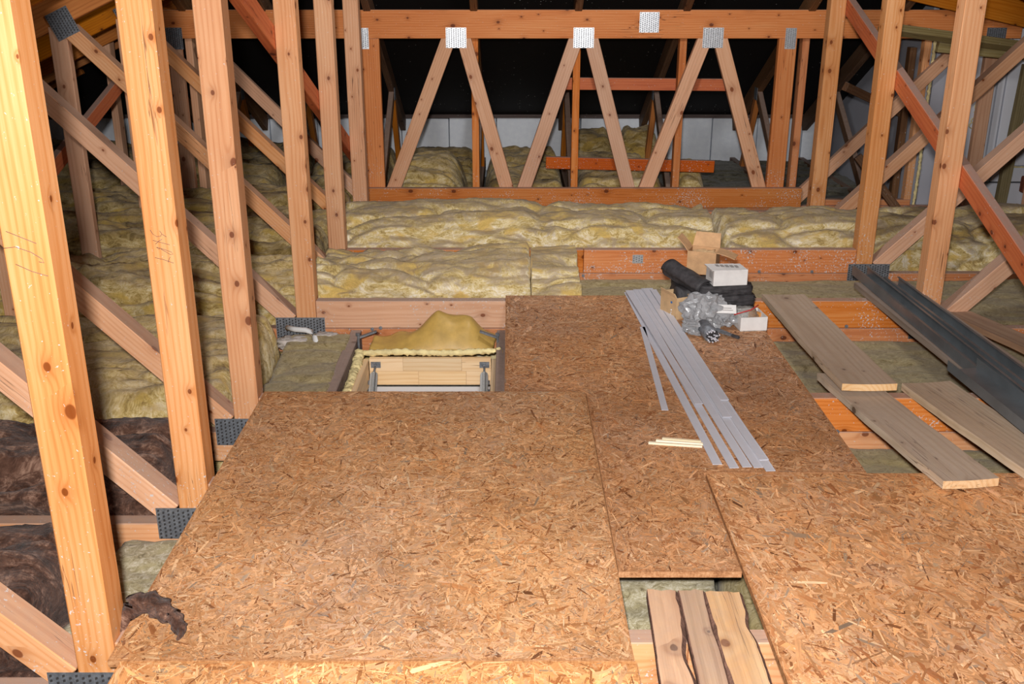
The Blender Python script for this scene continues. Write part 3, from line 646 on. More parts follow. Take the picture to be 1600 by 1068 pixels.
def osb(name, poly, label, seed, tint, n_per_m2, ang=None, size=1.):
    bm = bmesh.new(); lo_ = [bm.verts.new((x, y, JH+.0005)) for x, y in poly]; hi = [bm.verts.new((x, y, ZT-.0008)) for x, y in poly]
    k = len(poly); bm.faces.new(hi); bm.faces.new(lo_[::-1])
    for i in range(k): bm.faces.new((lo_[i], lo_[(i+1) % k], hi[(i+1) % k], hi[i]))
    bmesh.ops.recalc_face_normals(bm, faces=bm.faces)
    o = link(name, bm_mesh(bm, name), None, None, (osb_body(name+'_body', tint),))
    tag(o, label, 'floor board', 'strand board floor panels')
    r = np.random.RandomState(seed); xs = [p[0] for p in poly]; ys = [p[1] for p in poly]
    A = (max(xs)-min(xs))*(max(ys)-min(ys)); N = int(A*n_per_m2)
    cx = r.uniform(min(xs), max(xs), N); cy = r.uniform(min(ys), max(ys), N)
    kd = r.rand(N); sm = kd < .62; bg = kd > .93
    Ls = np.where(sm, np.exp(r.normal(math.log(.020), .45, N)), np.where(bg, r.uniform(.05, .13, N), np.exp(r.normal(math.log(.042), .4, N))))*size
    Ws = np.where(sm, np.exp(r.normal(math.log(.0020), .5, N)), np.where(bg, r.uniform(.006, .019, N), np.exp(r.normal(math.log(.0045), .5, N))))*size
    Ls = np.clip(Ls, .006, .16); Ws = np.clip(Ws, .0007, .026); Ws = np.minimum(Ws, Ls*.4)
    th = r.uniform(0, PI, N) if ang is None else np.where(r.rand(N) < .5, r.normal(ang, .55, N), r.uniform(0, PI, N))
    # outline of a strand: six corners with ragged ends
    lx = np.stack([-.5+0*Ls, -.5+r.uniform(0, .22, N), .5-r.uniform(0, .22, N), .5+0*Ls, .5-r.uniform(0, .3, N), -.5+r.uniform(0, .3, N)], 1)*Ls[:, None]
    ly = np.stack([r.uniform(-.3, .3, N), -.5+r.uniform(0, .25, N), -.5+r.uniform(0, .25, N), r.uniform(-.3, .3, N), .5-r.uniform(0, .25, N), .5-r.uniform(0, .25, N)], 1)*Ws[:, None]
    ct, st = np.cos(th)[:, None], np.sin(th)[:, None]
    X = cx[:, None]+lx*ct-ly*st; Y = cy[:, None]+lx*st+ly*ct
    ok = inside_np(poly, X, Y).all(1); ok &= inside_np(poly, cx, cy)
    z = ZT+.0007*(np.argsort(np.argsort(r.rand(N)-.22*bg))/N)
    Z = z[:, None]+(lx/Ls[:, None])*(r.normal(0, .0007, N)[:, None])*np.minimum(Ls[:, None]/.05, 1.2)+.0003
    X, Y, Z, lx, ly = X[ok], Y[ok], Z[ok], lx[ok], ly[ok]; n = len(X)
    me = bpy.data.meshes.new('wood_strands')
    me.vertices.add(n*6); me.vertices.foreach_set('co', np.stack([X, Y, Z], -1).reshape(-1).astype(np.float32))
    me.loops.add(n*6); me.loops.foreach_set('vertex_index', np.arange(n*6, dtype=np.int32))
    me.polygons.add(n); me.polygons.foreach_set('loop_start', np.arange(n, dtype=np.int32)*6)
    me.update(calc_edges=True); me.validate()
    ci = r.choice(len(BASE), n, p=PROB); bgk = bg[ok]; ci[bgk] = np.where(r.rand(bgk.sum()) < .72, r.choice([0, 1, 3, 5], bgk.sum()), ci[bgk]); mx, my = X.mean(1), Y.mean(1)
    pt = fbm(mx*3.1+9, my*3.1+4, seed+7, 3)-.5; pg = fbm(mx*2.3+40, my*2.3+14, seed+9, 3)-.5
    tone = np.stack([1+.22*pt, 1+.26*pt-.08*pg, 1+.30*pt-.25*pg], 1)
    c = s2l(np.clip(BASE[ci]*np.array(tint)*tone*(1+r.normal(0, .075, (n, 1))), 0, 255))
    c4 = np.concatenate([c, np.ones((n, 1))], 1); at = me.attributes.new('tint', 'FLOAT_COLOR', 'POINT')
    at.data.foreach_set('color', np.repeat(c4, 6, 0).reshape(-1).astype(np.float32))
    uv = np.stack([lx, ly, np.repeat(r.rand(n)[:, None]*50, 6, 1)], -1); a2 = me.attributes.new('strand_uv', 'FLOAT_VECTOR', 'POINT')
    a2.data.foreach_set('vector', uv.reshape(-1).astype(np.float32))
    s_ = link('wood_strands', me, o, None, ('osb_strand',)); s_['kind'] = 'stuff'
    return o
osb('osb_board', [(-.905, 1.8875), (.2805, 1.8875), (.2805, 3.442), (-.905, 3.442)], 'large tan strand board before the loft hatch', 1, (.885, .862, .855), 34000)
osb('osb_board', [(-.875, .95), (.285, .95), (.285, 1.886), (-.875, 1.886)], 'strand board along the bottom edge of the picture at left', 2, (.97, .92, .85), 15000, 1.57, 1.4)
osb('osb_board', [(-.018, 4.622), (-.018, 3.443), (.282, 3.443), (.282, 2.247), (.601, 2.247), (.601, 2.798), (1.106, 2.798), (1.106, 4.622)], 'dusty brown strand board under the white strips and boxes', 3, (.87, .835, .84), 28000)
osb('osb_board', [(.607, .95), (2.6, .95), (2.6, 2.794), (.607, 2.794)], 'strand board with coarse flakes in the lower right corner', 4, (.92, .875, .85), 17000, 1.9, 1.45)

# ------------------------------------------------------------------ loft hatch
h = empty('loft_hatch', (-.37, 4.0, -.2), 'loft hatch opening with pale wooden lining and springs', 'loft hatch')
beam('trimmer', (-.735, 4.57, -.058), (-.735, 3.49, -.058), .115, .05, 'trimmer_wood', h, up=(1, 0, 0))
beam('trimmer', (-.035, 4.57, -.058), (-.035, 3.49, -.058), .115, .05, 'trimmer_wood', h, up=(1, 0, 0))
hb, hz1, hz0 = 4.33, -.055, -.186
for i, (za, zb, cuts) in enumerate(((hz1, -.118, (-.645, -.49, -.22, -.085)), (-.118, hz0, (-.645, -.42, -.2, -.085)))):
    for a, b in zip(cuts[:-1], cuts[1:]): beam('lining_strip', (a+.0003, hb+.012, (za+zb)/2), (b-.0003, hb+.012, (za+zb)/2), za-zb-.0006, .024, 'laminate_wood', h, bev=.0006)
beam('side_lining', (-.66, hb, (hz0+hz1)/2), (-.66, 3.52, (hz0+hz1)/2), hz1-hz0, .024, 'laminate_wood', h, up=(1, 0, 0))
beam('side_lining', (-.07, hb, (hz0+hz1)/2), (-.07, 3.52, (hz0+hz1)/2), hz1-hz0, .024, 'laminate_wood', h, up=(1, 0, 0))
bm = bmesh.new(); add_box(bm, (-.37, 3.93, -.199), (.56, .79, .012)); add_box(bm, (-.37, 4.0, -.190), (.5, .5, .006)); link('room_light_panel', bm_mesh(bm, 'room_light_panel'), h, None, ('room_light',))  # white panel: light from the room below put in as colour
foam_bead(h, [(-.68, 4.36, -.04), (-.5, 4.36, -.035), (-.3, 4.36, -.04), (-.06, 4.36, -.03)], .014, 21)
foam_bead(h, [(-.69, 4.36, -.04), (-.69, 4.1, -.07), (-.69, 3.6, -.08)], .022, 22)
foam_bead(h, [(-.05, 4.36, -.03), (-.05, 4.3, 0.0)], .013, 23)
def spring(x):
    p = empty  # springs hang on the lining near the back corners
    bm = bmesh.new(); pts = []
    n = 22
    for i in range(n*10+1):
        a = i/10*2*PI; pts.append((x+0.016*math.cos(a), 4.25-.10*i/(n*10)+0.016*math.sin(a)*.5, -.105-.085*i/(n*10)+0.016*math.sin(a)*.86))
    add_tube(bm, pts, .0028, 5); s_ = link('spring', bm_mesh(bm, 'spring', True), h, None, ('zinc',))
    bm = bmesh.new(); add_box(bm, (x, hb-.004, -.085), (.045, .006, .028)); add_cyl(bm, (x, hb-.02, -.085), (x, hb-.005, -.085), .007); add_tube(bm, [(x, 4.31, -.088), (x, 4.275, -.092), (x, 4.25, -.104)], .005, 6)
    link('spring_bracket', bm_mesh(bm, 'spring_bracket'), s_, None, ('galv_dull',))
spring(-.615); spring(-.115)
for x, d in ((-.70, 1), (-.055, -1)):
    bm = bmesh.new(); add_cyl(bm, (x, 4.40, -.06), (x, 4.40, .035), .006, seg=8); add_box(bm, (x+.04*d, 4.42, .03), (.09, .02, .008), rot=Matrix.Rotation(-.35*d, 4, 'Y')); add_cyl(bm, (x, 4.39, .035), (x, 4.39, .047), .011, seg=6)
    link('fixing_bolt', bm_mesh(bm, 'fixing_bolt'), h, None, ('galv_dull',))
for x in (-.645, -.09):
    for z in (-.15, -.185):
        bm = bmesh.new(); add_cyl(bm, (x, 4.27-.6*(-.15-z), z), (x+(.012 if x < -.3 else -.012), 4.27-.6*(-.15-z), z), .011, seg=6); link('bolt', bm_mesh(bm, 'bolt'), h, None, ('galv_dull',))
# vapour sheet bulging up between lining and joist
nu, nv = 60, 22
u = np.linspace(0, 1, nu)[:, None]*np.ones((1, nv)); v = np.linspace(0, 1, nv)[None, :]*np.ones((nu, 1))
hump = np.interp(u, [0, .12, .28, .42, .52, .62, .8, .9, 1], [.03, .03, .05, .11, .15, .148, .125, .07, .02])
X = -.645+.575*u+.02*(v-.5); Y = 4.375+.16*v+.015*np.sin(u*14)*v; Z = -.045+hump*np.sin(v*PI*.62)**.8+.010*np.sin(u*23+v*3)*v+.012*(fbm(u*6, v*4, 5, 3)-.5)
sh = link('vapour_sheet', grid_mesh('vapour_sheet', np.stack([X, Y, Z], -1), False), None, None, ('sheet',))
sm = sh.modifiers.new('thick', 'SOLIDIFY'); sm.thickness = .002
tag(sh, 'mustard yellow vapour sheet bulging above the hatch lining', 'plastic sheet')
u = np.linspace(0, 1, 30)[:, None]*np.ones((1, 8)); v = np.linspace(0, 1, 8)[None, :]*np.ones((30, 1))
P = np.stack([-.052+.012*np.sin(u*7)+.01*v, 4.40-.85*u, -.17+.16*v+.01*np.sin(u*11)], -1)
sh = link('vapour_sheet', grid_mesh('vapour_sheet', P, False), None, None, ('sheet',)); sm = sh.modifiers.new('thick', 'SOLIDIFY'); sm.thickness = .002
tag(sh, 'strip of mustard sheet hanging along the right side of the hatch', 'plastic sheet')
# pipe and mortar lump by the fourth post
bm = bmesh.new(); add_tube(bm, [(-1.05, 4.5, .035), (-1.0, 4.46, .04), (-.95, 4.45, .04), (-.925, 4.44, .036), (-.905, 4.41, .02), (-.885, 4.36, -.01)], .0125, 10)
tag(link('waste_pipe', bm_mesh(bm, 'waste_pipe', True), None, None, ('pipe',)), 'short bent white pipe lying by the fourth left post', 'pipe')

# ------------------------------------------------------------------ planks, strips, channels
G6 = 'weathered grey planks across the right-hand joists'
def plank(p0, p1, w_, t_, mat, label, seed, group=G6, end='end_grain', skew=0., tilt=0., cut1=0.):
    up = Vector((math.sin(tilt), 0, 1))
    m, L = frame(p0, p1, up); rg = random.Random(seed)
    n = 24; nw = 5; bm = bmesh.new(); top = []; bot = []
    wob = [.003*math.sin(i*.23+seed)+rg.uniform(-.0007, .0007) for i in range(n+1)]
    for i in range(n+1):
        x = -L/2+L*i/n; a = []; b = []
        for j in range(nw+1):
            y = -w_/2+w_*j/nw
            if j in (0, nw): y += wob[i]+.001*math.sin(i*.8+seed+j)
            xx = x+(cut1*(j/nw-.5) if i == n else 0)
            cup = .003*((2*j/nw-1)**2)
            a.append(bm.verts.new((xx, y, t_/2+cup))); b.append(bm.verts.new((xx, y, -t_/2+cup)))
        top.append(a); bot.append(b)
    for i in range(n):
        for j in range(nw):
            bm.faces.new((top[i][j], top[i+1][j], top[i+1][j+1], top[i][j+1])); bm.faces.new((bot[i][j+1], bot[i+1][j+1], bot[i+1][j], bot[i][j]))
        bm.faces.new((top[i][0], bot[i][0], bot[i+1][0], top[i+1][0])); bm.faces.new((top[i][nw], top[i+1][nw], bot[i+1][nw], bot[i][nw]))
    for i in (0, n):
        for j in range(nw):
            f = bm.faces.new((top[i][j], top[i][j+1], bot[i][j+1], bot[i][j])); f.material_index = 1
    bmesh.ops.recalc_face_normals(bm, faces=bm.faces)
    return tag(link('plank', bm_mesh(bm, 'plank'), None, m, (mat, end)), label, 'plank', group)
plank((1.29, 4.56, .166), (1.296, 3.36, .205), .20, .026, 'grey_board', 'grey plank whose pale cut end rests on another plank', 1)
plank((1.262, 3.60, .153), (1.366, 2.67, .183), .175, .026, 'grey_board', 'grey plank lying over the edge of the strand board', 2)
plank((1.56, 3.50, .153), (1.665, 2.62, .185), .19, .028, 'grey_board', 'grey plank beside the short steel channel', 3)
plank((1.845, 4.80, .153), (1.89, 2.95, .16), .27, .026, 'dark_board', 'dark weathered plank lying under the steel channels', 4)
plank((2.10, 5.10, .02), (2.20, 3.72, .16), .13, .026, 'rough_board', 'reddish plank running past the right post foot', 5)
G7 = 'rough planks in the floor hole'
def waney(p0, p1, w_, t_, label, seed, tint, bark_l, bark_r):
    m, L = frame(p0, p1, (0, 0, 1)); rg = np.random.RandomState(seed); n = 60; bm = bmesh.new(); rows = []
    xs = np.linspace(-L/2, L/2, n+1); el = (fbm(xs*9, xs*0+1, seed, 3)-.5)*.03; er = (fbm(xs*9, xs*0+5, seed+3, 3)-.5)*.03
    for i in range(n+1):
        yl, yr = -w_/2+max(el[i], -.004)*bark_l, w_/2-max(er[i], -.004)*bark_r
        ys = [yl-.010*bark_l-.0005, yl]+[yl+(yr-yl)*k/6 for k in range(1, 6)]+[yr, yr+.010*bark_r+.0005]
        zs = [t_/2-.011*bark_l, t_/2]+[t_/2+.0016*math.sin(k*2.1+seed+xs[i]*3) for k in range(1, 6)]+[t_/2, t_/2-.011*bark_r]
        rg2 = rg.uniform(-.004, .004, 2) if i in (0,) else (0, 0)
        rows.append(([bm.verts.new((xs[i]+(rg.uniform(-.004, .004) if i == 0 else 0), y, z)) for y, z in zip(ys, zs)], [bm.verts.new((xs[i], ys[0], -t_/2)), bm.verts.new((xs[i], ys[-1], -t_/2))]))
    for i in range(n):
        (a, ab), (b, bb) = rows[i], rows[i+1]
        for k in range(8): f = bm.faces.new((a[k], b[k], b[k+1], a[k+1])); f.material_index = 1 if k in (0, 7) else 0
        for q in ((a[0], ab[0], bb[0], b[0]), (a[8], b[8], bb[1], ab[1])): bm.faces.new(q).material_index = 1
        bm.faces.new((ab[0], ab[1], bb[1], bb[0]))
    for r_, i in ((rows[0], 0), (rows[-1], 1)): bm.faces.new(r_[0]+r_[1][::-1])
    bmesh.ops.recalc_face_normals(bm, faces=bm.faces)
    return tag(link('plank', bm_mesh(bm, 'plank'), None, m, (tint, 'bark')), label, 'plank', G7)
waney((.378, 2.155, .151), (.336, 1.2, .151), .066, .022, 'left rough plank in the floor hole, dark waney edge', 6, 'rough_tan', .15, 1.)
waney((.452, 2.155, .151), (.426, 1.2, .151), .060, .022, 'middle ribbed brown plank in the floor hole', 7, 'rough_board', .2, .5)
waney((.530, 2.148, .151), (.518, 1.2, .151), .078, .022, 'right pale plank in the floor hole with torn corner', 8, 'rough_pale', .8, .8)

def extrude(name, prof, p0, p1, mat, up=(0, 0, 1), parent=None, closed=False, th=.0015):
    """thin folded profile (y, z points) run along p0-p1"""
    m, L = frame(p0, p1, up); bm = bmesh.new(); n = len(prof)
    def nrm(i):
        a = Vector(prof[max(i-1, 0)]); b = Vector(prof[min(i+1, n-1)]); d = (b-a).normalized(); return Vector((-d.y, d.x))
    ring = [(Vector(p), Vector(p)+nrm(i)*th) for i, p in enumerate(prof)]
    e = []
    for x in (-L/2, L/2): e.append(([bm.verts.new((x, a.x, a.y)) for a, b in ring], [bm.verts.new((x, b.x, b.y)) for a, b in ring]))
    for i in range(n-1):
        for s_ in (0, 1): bm.faces.new((e[0][s_][i], e[0][s_][i+1], e[1][s_][i+1], e[1][s_][i]))
        for q in (0, 1): bm.faces.new((e[q][0][i], e[q][0][i+1], e[q][1][i+1], e[q][1][i]))
    for i in (0, n-1): bm.faces.new((e[0][0][i], e[0][1][i], e[1][1][i], e[1][0][i]))
    bmesh.ops.recalc_face_normals(bm, faces=bm.faces)
    return link(name, bm_mesh(bm, name), parent, m, (mat,))
G8 = 'dark steel stud channels'
cw, ch = .078, .046
C = [(-cw/2+.012, ch), (-cw/2, ch), (-cw/2, .002), (-cw/5, .002), (-cw/5+.004, .012), (cw/5-.004, .012), (cw/5, .002), (cw/2, .002), (cw/2, ch), (cw/2-.012, ch)]
U2 = [(-.055, .04), (-.055, 0), (.055, 0), (.055, .04)]
U = [(-cw/2, .035), (-cw/2, 0), (cw/2, 0), (cw/2, .035)]
tag(extrude('steel_channel', C, (1.775, 4.93, .169), (1.80, 2.6, .177), 'dark_steel'), 'long dark steel channel reaching farthest back on the planks', 'steel channel', G8)
tag(extrude('steel_channel', C, (1.865, 4.74, .169), (1.91, 2.6, .177), 'dark_steel'), 'dark steel channel on the right of the longest one', 'steel channel', G8)
tag(extrude('steel_channel', U2, (1.69, 3.51, .218), (1.725, 2.5, .224), 'dark_steel', up=(-.06, 0, 1)), 'short dark steel track lying nearest the grey planks', 'steel channel', G8)
G9 = 'white plastic strips on the strand board'
strips = [((.568, 4.664), (.653, 2.846), 0), ((.591, 4.69), (.700, 2.819), 0), ((.616, 4.70), (.741, 2.822), 1), ((.636, 4.695), (.775, 2.815), 0), ((.655, 4.70), (.803, 2.862), 2),
          ((.681, 4.71), (.806, 2.789), 1), ((.660, 4.69), (.752, 3.184), 3), ((.694, 4.67), (.772, 3.328), 2), ((.572, 4.65), (.672, 3.288), 2), ((.58, 4.157), (.549, 3.265), 0)]
sl = ['white strip on the left edge of the bundle', 'white strip ending second from the left at the near end', 'white strip in the middle of the bundle, stepped end', 'white strip right of the stepped pair',
      'white strip ending highest at the near right', 'white strip reaching farthest toward the camera', 'white strip on top, ending halfway along the bundle', 'short white strip on the right edge of the bundle',
      'white strip on top with a square end in mid bundle', 'single short white strip lying apart on the left']
for i, ((a, b, lv), lab) in enumerate(zip(strips, sl)):
    wv = .030 if i != 9 else .024
    z = ZT+.0024+.0017*[0, 1, 2, 3, 5, 4, 6, 7, 8, 0][i]
    bm = bmesh.new(); m, L = frame((*a, z), (*b, z), (0, 0, 1))
    for (yy, ww, zz, hh) in ((0, wv, 0, .0012), (-wv/2+.0007, .0014, .0009, .0016), (wv/2-.0007, .0014, .0009, .0016)): add_box(bm, (0, yy, zz), (L, ww, hh))
    tag(link('plastic_strip', bm_mesh(bm, 'plastic_strip'), None, m, ('pvc',)), lab, 'plastic strip', G9)
for i, (a, b, z, lab) in enumerate((((.456, 3.000), (.628, 2.972), .004, 'lowest and longest of three pale wood splints by the strips'), ((.482, 3.012), (.632, 2.985), .006, 'middle one of three pale wood splints'), ((.505, 3.028), (.630, 3.005), .005, 'farthest of three pale wood splints, shortest'))):
    tag(beam('wood_splint', (*a, ZT+z), (*b, ZT+z), .013, .007, 'pale_stick', None, (0, 0, 1), bev=.0012), lab, 'splint', 'pale wood splints on the board')

# ------------------------------------------------------------------ heap of boxes and bags
ZF = ZT+.0012
def lumpy(name, loc, size, mat, label, cat, seed, amp=.12, parent=None, sub=4, boxy=.5, rotz=0., freq=3., group=None):
    bm = bmesh.new(); bmesh.ops.create_icosphere(bm, subdivisions=sub, radius=1)
    from mathutils import noise as N
    for v in bm.verts:
        d = v.co.normalized(); m_ = max(abs(d.x), abs(d.y), abs(d.z)); d = d*((1-boxy)+boxy/m_)
        q = d*freq+Vector((seed*7.1, seed*3.3, seed))
        f = 1+amp*(N.noise(q)+.5*N.noise(q*2.3)+.35*abs(N.noise(q*4.1))*2)
        v.co = Vector((d.x*f*size[0], d.y*f*size[1], max(d.z*f*size[2], -size[2])))
    m = Matrix.Translation(loc) @ Matrix.Rotation(rotz, 4, 'Z')
    o = link(name, bm_mesh(bm, name, True), parent, m, (mat,))
    return tag(o, label, cat, group) if parent is None else o
def open_box(name, loc, s, rotz, mat, label, flaps=(), th=.003, group=None):
    e = empty(name, loc, label, 'box', group); R = Matrix.Translation(loc) @ Matrix.Rotation(rotz, 4, 'Z')
    w_, d_, h_ = s; bm = bmesh.new()
    add_box(bm, (0, 0, th/2), (w_, d_, th))
    for sx in (-1, 1): add_box(bm, (sx*(w_/2-th/2), 0, h_/2), (th, d_, h_))
    for sy in (-1, 1): add_box(bm, (0, sy*(d_/2-th/2), h_/2), (w_-2*th, th, h_))
    link('box_body', bm_mesh(bm, 'box_body'), e, R, (mat,))
    for side, ln, ang in flaps:
        bm = bmesh.new()
        ww = d_ if side in '+x-x' else w_
        add_box(bm, (0, ln/2, 0), (ww*.97, ln, th)); 
        for v in bm.verts:
            if v.co.y > ln*.5: v.co.x *= .9
        bmesh.ops.subdivide_edges(bm, edges=bm.edges[:], cuts=2)
        for v in bm.verts: v.co.z += -.12*ln*(v.co.y/ln)**2
        A = {'+x': -PI/2, '-x': PI/2, '+y': 0, '-y': PI}[side]; off = {'+x': (w_/2, 0), '-x': (-w_/2, 0), '+y': (0, d_/2), '-y': (0, -d_/2)}[side]
        m = R @ Matrix.Translation((*off, h_)) @ Matrix.Rotation(A, 4, 'Z') @ Matrix.Rotation(ang, 4, 'X')
        link('flap', bm_mesh(bm, 'flap'), e, m, (mat,))
    return e, R
# folded black bags: three flat layers and a roll
def fold(loc, s, rotz, label, seed):
    return lumpy('folded_bag', loc, s, 'black_cloth', label, 'bag', seed, .10, boxy=.82, rotz=rotz, freq=2.6, group='folded black bags')
fold((.965, 4.36, ZF+.028), (.125, .10, .028), .12, 'lowest folded black bag of the heap', 1)
fold((.960, 4.35, ZF+.083), (.125, .095, .027), .2, 'middle folded black bag of the heap', 2)
fold((.945, 4.345, ZF+.135), (.125, .095, .025), .15, 'top folded black bag under the white box', 3)
def roll(name, p0, p1, r, mat, label, cat, seed, turns=2.5):
    rg = random.Random(seed); m, L = frame(p0, p1, (0, 0, 1)); bm = bmesh.new(); n = 60; nx = 14; g = []
    for i in range(nx+1):
        row = []
        for k in range(n+1):
            a = k/n*turns*2*PI; rr = r*(.45+.55*k/n)*(1+.04*math.sin(i*.9+k*.35+seed))
            row.append(bm.verts.new((-L/2+L*i/nx+.004*math.sin(k*.5), rr*math.cos(a), rr*math.sin(a))))
        g.append(row)
    for i in range(nx):
        for k in range(n): f = bm.faces.new((g[i][k], g[i+1][k], g[i+1][k+1], g[i][k+1])); f.smooth = True
    o = link(name, bm_mesh(bm, name), None, m, (mat,)); sm = o.modifiers.new('thick', 'SOLIDIFY'); sm.thickness = .003
    return tag(o, label, cat)
roll('black_roll', (.735, 4.48, ZF+.175), (.865, 4.26, ZF+.135), .045, 'black_cloth', 'thick black roll leaning at the left of the heap', 'roll', 2)
lumpy('folded_bag', (.80, 4.42, ZF+.062), (.055, .10, .062), 'black_cloth', 'black bag propped under the thick roll', 'bag', 6, .1, boxy=.7, group='folded black bags')
# brown box with torn flaps
e, R = open_box('cardboard_box', (.885, 4.455, ZF+.165), (.13, .10, .105), -.38, 'card', 'open brown cardboard box with torn flaps on top of the heap', (('-x', .075, .95), ('+y', .07, 1.1), ('+x', .085, -.15)), .003)
lumpy('packing', (.885, 4.455, ZF+.243), (.052, .038, .02), 'card_in', None, None, 3, .3, parent=e, boxy=.5)
# white closed box
wloc = (.962, 4.30, ZF+.160)
e = empty('white_box', wloc, 'closed white cardboard box lying on the black bags', 'box'); R = Matrix.Translation(wloc) @ Matrix.Rotation(.14, 4, 'Z')
bm = bmesh.new(); add_box(bm, (0, 0, .035), (.155, .105, .07)); bmesh.ops.bevel(bm, geom=list(bm.edges), offset=.002, segments=1, affect='EDGES'); wbody = link('box_body', bm_mesh(bm, 'box_body'), e, R, ('white_card',))
bm = bmesh.new(); add_box(bm, (-.02, 0, .0712), (.135, .108, .0018), rot=Matrix.Rotation(.025, 4, 'Y')); lidf = link('lid_flap', bm_mesh(bm, 'lid_flap'), e, R, ('white_card',))
bm = bmesh.new()
for i in range(5): add_box(bm, (-.04+.02*i, .02-.006*i, .0742), (.014, .03, .0004))
link('printed_marks', bm_mesh(bm, 'printed_marks'), lidf, R, ('print',))
bm = bmesh.new()
for i in range(3): add_box(bm, (-.0785, -.03+.014*i, .045), (.0006, .008, .03))
link('printed_marks', bm_mesh(bm, 'printed_marks'), wbody, R, ('print',))
# small open card box with blue screws
e, R = open_box('cardboard_box', (.752, 4.33, ZF), (.085, .13, .10), .42, 'card_in', 'small open cardboard box of blue plugs left of the heap', (('-x', .02, 1.3),), .003)
G10 = 'blue wall plugs'
rg = random.Random(5)
for i in range(9):
    x, y = rg.uniform(-.028, .028), rg.uniform(-.04, .045); a = rg.uniform(0, PI); d = Vector((math.cos(a)*.02, math.sin(a)*.014, rg.uniform(-.003, .003)))
    c = R @ Vector((x, y, .062+.003*i)); bm = bmesh.new(); add_cyl(bm, c-d, c+d, .0042, .003, 8); add_cyl(bm, c-d*1.15, c-d, .0055, .0055, 8)
    tag(link('wall_plug', bm_mesh(bm, 'wall_plug'), None, None, ('blue',)), 'small blue plug in the open cardboard box', 'plug', G10)
lumpy('plug_bag', (.752, 4.33, ZF+.026), (.034, .05, .024), 'white_card', 'paper packet at the bottom of the plug box', 'packet', 8, .1)
# grey plastic bag
def crumple(o):
    from mathutils import noise as N
    for p_ in o.data.polygons: p_.use_smooth = False
    for v in o.data.vertices:
        c = N.cell_vector(v.co*70)-Vector((.5, .5, .5)); v.co += Vector((c.x, c.y, c.z*.6))*.007
        v.co.z = max(v.co.z, -abs(o.location.z-ZF)+.0005)
    return o
t = NT('clear_grey_plastic'); p = t.obj(); nn = t.noise(p, 26, 4, .6, 1.2)
t.bump(nn, .5, .006); t.b.inputs['Transmission Weight'].default_value = .15; t.b.inputs['Specular IOR Level'].default_value = .8
M['bag_plastic'] = t.out(t.mix(nn, lin((128, 129, 132)), lin((196, 197, 200))), .2)
t = NT('clear_plastic'); t.b.inputs['Transmission Weight'].default_value = .6; t.b.inputs['Alpha'].default_value = .55; t.bump(t.noise(t.obj(), 40, 3), .8, .02); M['clear'] = t.out(lin((190, 190, 186)), .15)
crumple(lumpy('plastic_bag', (.855, 4.20, ZF+.066), (.085, .085, .066), 'bag_plastic', 'crumpled grey plastic bag in front of the heap', 'plastic bag', 4, .34, boxy=.3, rotz=.5, freq=2.2, sub=4))
crumple(lumpy('plastic_bag', (.80, 4.085, ZF+.028), (.055, .05, .028), 'bag_plastic', 'limp mouth of a grey plastic bag spread on the board', 'plastic bag', 7, .34, boxy=.3, freq=2.4, sub=4))
crumple(lumpy('plastic_bag', (.945, 4.20, ZF+.04), (.05, .06, .04), 'bag_plastic', 'small grey plastic bag between the card and the tray', 'plastic bag', 9, .3, boxy=.3, freq=2.4, sub=4))
# label card
e = empty('label_card', (.925, 4.13, ZF+.092), 'white printed card lying on the grey plastic bag', 'card'); R = Matrix.Translation((.925, 4.13, ZF+.092)) @ Matrix.Rotation(-.12, 4, 'Z') @ Matrix.Rotation(.75, 4, 'X')
bm = bmesh.new(); add_box(bm, (0, 0, 0), (.10, .042, .0016)); link('card_sheet', bm_mesh(bm, 'card_sheet'), e, R, ('white_card',))
bm = bmesh.new(); add_box(bm, (0, .004, .0012), (.06, .003, .0006)); add_box(bm, (.004, -.006, .0012), (.066, .003, .0006)); add_cyl(bm, (-.043, .006, .0009), (-.043, .006, .0014), .004); link('printed_marks', bm_mesh(bm, 'printed_marks'), e, R, ('print',))
# white tray with zip bag
e, R = open_box('white_tray', (1.045, 4.17, ZF), (.118, .13, .062), .10, 'white_card', 'open white box holding a clear zip bag at the heap corner', (), .0028)
zb = lumpy('zip_bag', (1.025, 4.19, ZF+.048), (.055, .055, .03), 'clear', 'clear zip bag with red seal in the white box', 'plastic bag', 11, .25, boxy=.4, freq=3)
bm = bmesh.new(); add_tube(bm, [(.968, 4.13, ZF+.066), (1.0, 4.125, ZF+.078), (1.04, 4.13, ZF+.088), (1.075, 4.15, ZF+.104)], .0028, 6); link('zip_seal', bm_mesh(bm, 'zip_seal', True), zb, None, ('red',))
bm = bmesh.new(); add_box(bm, (.035, .03, .03), (.03, .05, .05), rot=Matrix.Rotation(.4, 4, 'Z')); tag(link('orange_packet', bm_mesh(bm, 'orange_packet'), None, R, ('orange_bit',)), 'orange packet standing in the white box', 'packet')
# bundle of grey tubes seen end-on, and a grey trowel blade
e = empty('mesh_roll', (.85, 4.0, ZF), 'grey rolled bundle of thin plastic rods with speckled end', 'roll')
rg = random.Random(8); ax0, ax1 = Vector((.848, 3.955, ZF+.028)), Vector((.826, 4.07, ZF+.034))
for i in range(44):
    a = 2.39996*i; r_ = .027*math.sqrt((i+.5)/44); dx, dz = r_*math.cos(a), r_*math.sin(a)
    bm = bmesh.new(); add_cyl(bm, ax0+Vector((dx, rg.uniform(-.004, .004), dz)), ax1+Vector((dx, 0, dz)), .0034, seg=7)
    link('rod', bm_mesh(bm, 'rod'), e, None, ('pvc' if rg.random() < .5 else 'black_cloth',))
bm = bmesh.new(); add_tube(bm, [ax0.lerp(ax1, .12), ax0.lerp(ax1, 1.02)], .0315, 20); link('wrap', bm_mesh(bm, 'wrap'), e, None, ('galv_dull',))
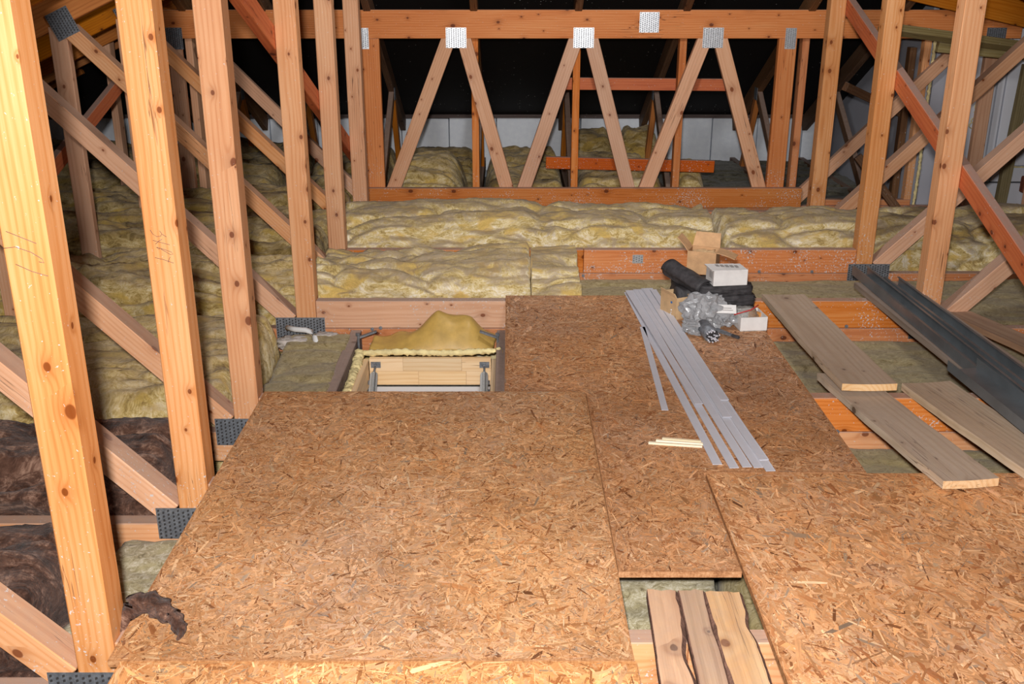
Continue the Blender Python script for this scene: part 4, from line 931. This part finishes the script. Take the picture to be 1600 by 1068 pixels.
e = empty('scraper', (.93, 4.03, ZF), 'grey scraper with dark handle beside the speckled roll', 'scraper'); R = Matrix.Translation((.925, 4.04, ZF+.012)) @ Matrix.Rotation(-.75, 4, 'Z') @ Matrix.Rotation(.08, 4, 'Y')
bm = bmesh.new(); vs = add_box(bm, (-.02, 0, 0), (.085, .024, .004))
for v in bm.verts:
    if v.co.x < -.03: v.co.y *= 1.7
link('blade', bm_mesh(bm, 'blade'), e, R, ('galv_dull',))
bm = bmesh.new(); add_box(bm, (.04, 0, 0), (.04, .014, .012)); bmesh.ops.bevel(bm, geom=list(bm.edges), offset=.003, segments=2, affect='EDGES'); link('handle', bm_mesh(bm, 'handle'), e, R, ('black_cloth',))

# brown wool tuft dragged over the board edge
def tuft(name, pts, rad, mat, label, seed, cat='insulation', group=None):
    from mathutils import noise as N
    bm = bmesh.new(); q = []; rr = []
    for i in range(len(pts)-1):
        for k in range(8): q.append(Vector(pts[i]).lerp(Vector(pts[i+1]), k/8)); rr.append(rad[i]+(rad[i+1]-rad[i])*k/8)
    q.append(Vector(pts[-1])); rr.append(rad[-1]); add_tube(bm, q, rr, 18)
    for v in bm.verts:
        w_ = N.noise(v.co*38+Vector((seed, 0, 0)))*.010+N.noise(v.co*110)*.006; v.co += Vector((w_, w_*.6, w_*.5))
        if v.co.z < ZF and v.co.x > -.905: v.co.z = ZF+abs(v.co.z-ZF)*.1
    return tag(link(name, bm_mesh(bm, name, True), None, None, (mat,)), label, cat, group)
tuft('wool_tuft', [(-.975, 2.02, .02), (-.945, 2.03, .10), (-.905, 2.075, .178), (-.86, 2.07, .182), (-.80, 2.03, .174), (-.765, 1.99, .168), (-.765, 1.96, .162)], [.022, .028, .026, .026, .02, .012, .004], 'brown_wool', 'tuft of brown wool hanging over the strand board edge', 3)
for i, (x, y, z, s_, lab) in enumerate(((-1.0, 4.42, -.01, .055, 'grey mortar lump under the bent pipe'), (-.86, 4.47, .0, .04, 'grey mortar lump right of the bent pipe'), (.53, 4.78, -.01, .03, 'pale scrap behind the strips'))):
    lumpy('mortar_lump', (x, y, z+.0), (s_*1.3, s_*.8, s_*.45), 'mortar', lab, 'rubble', 20+i, .3, freq=3)
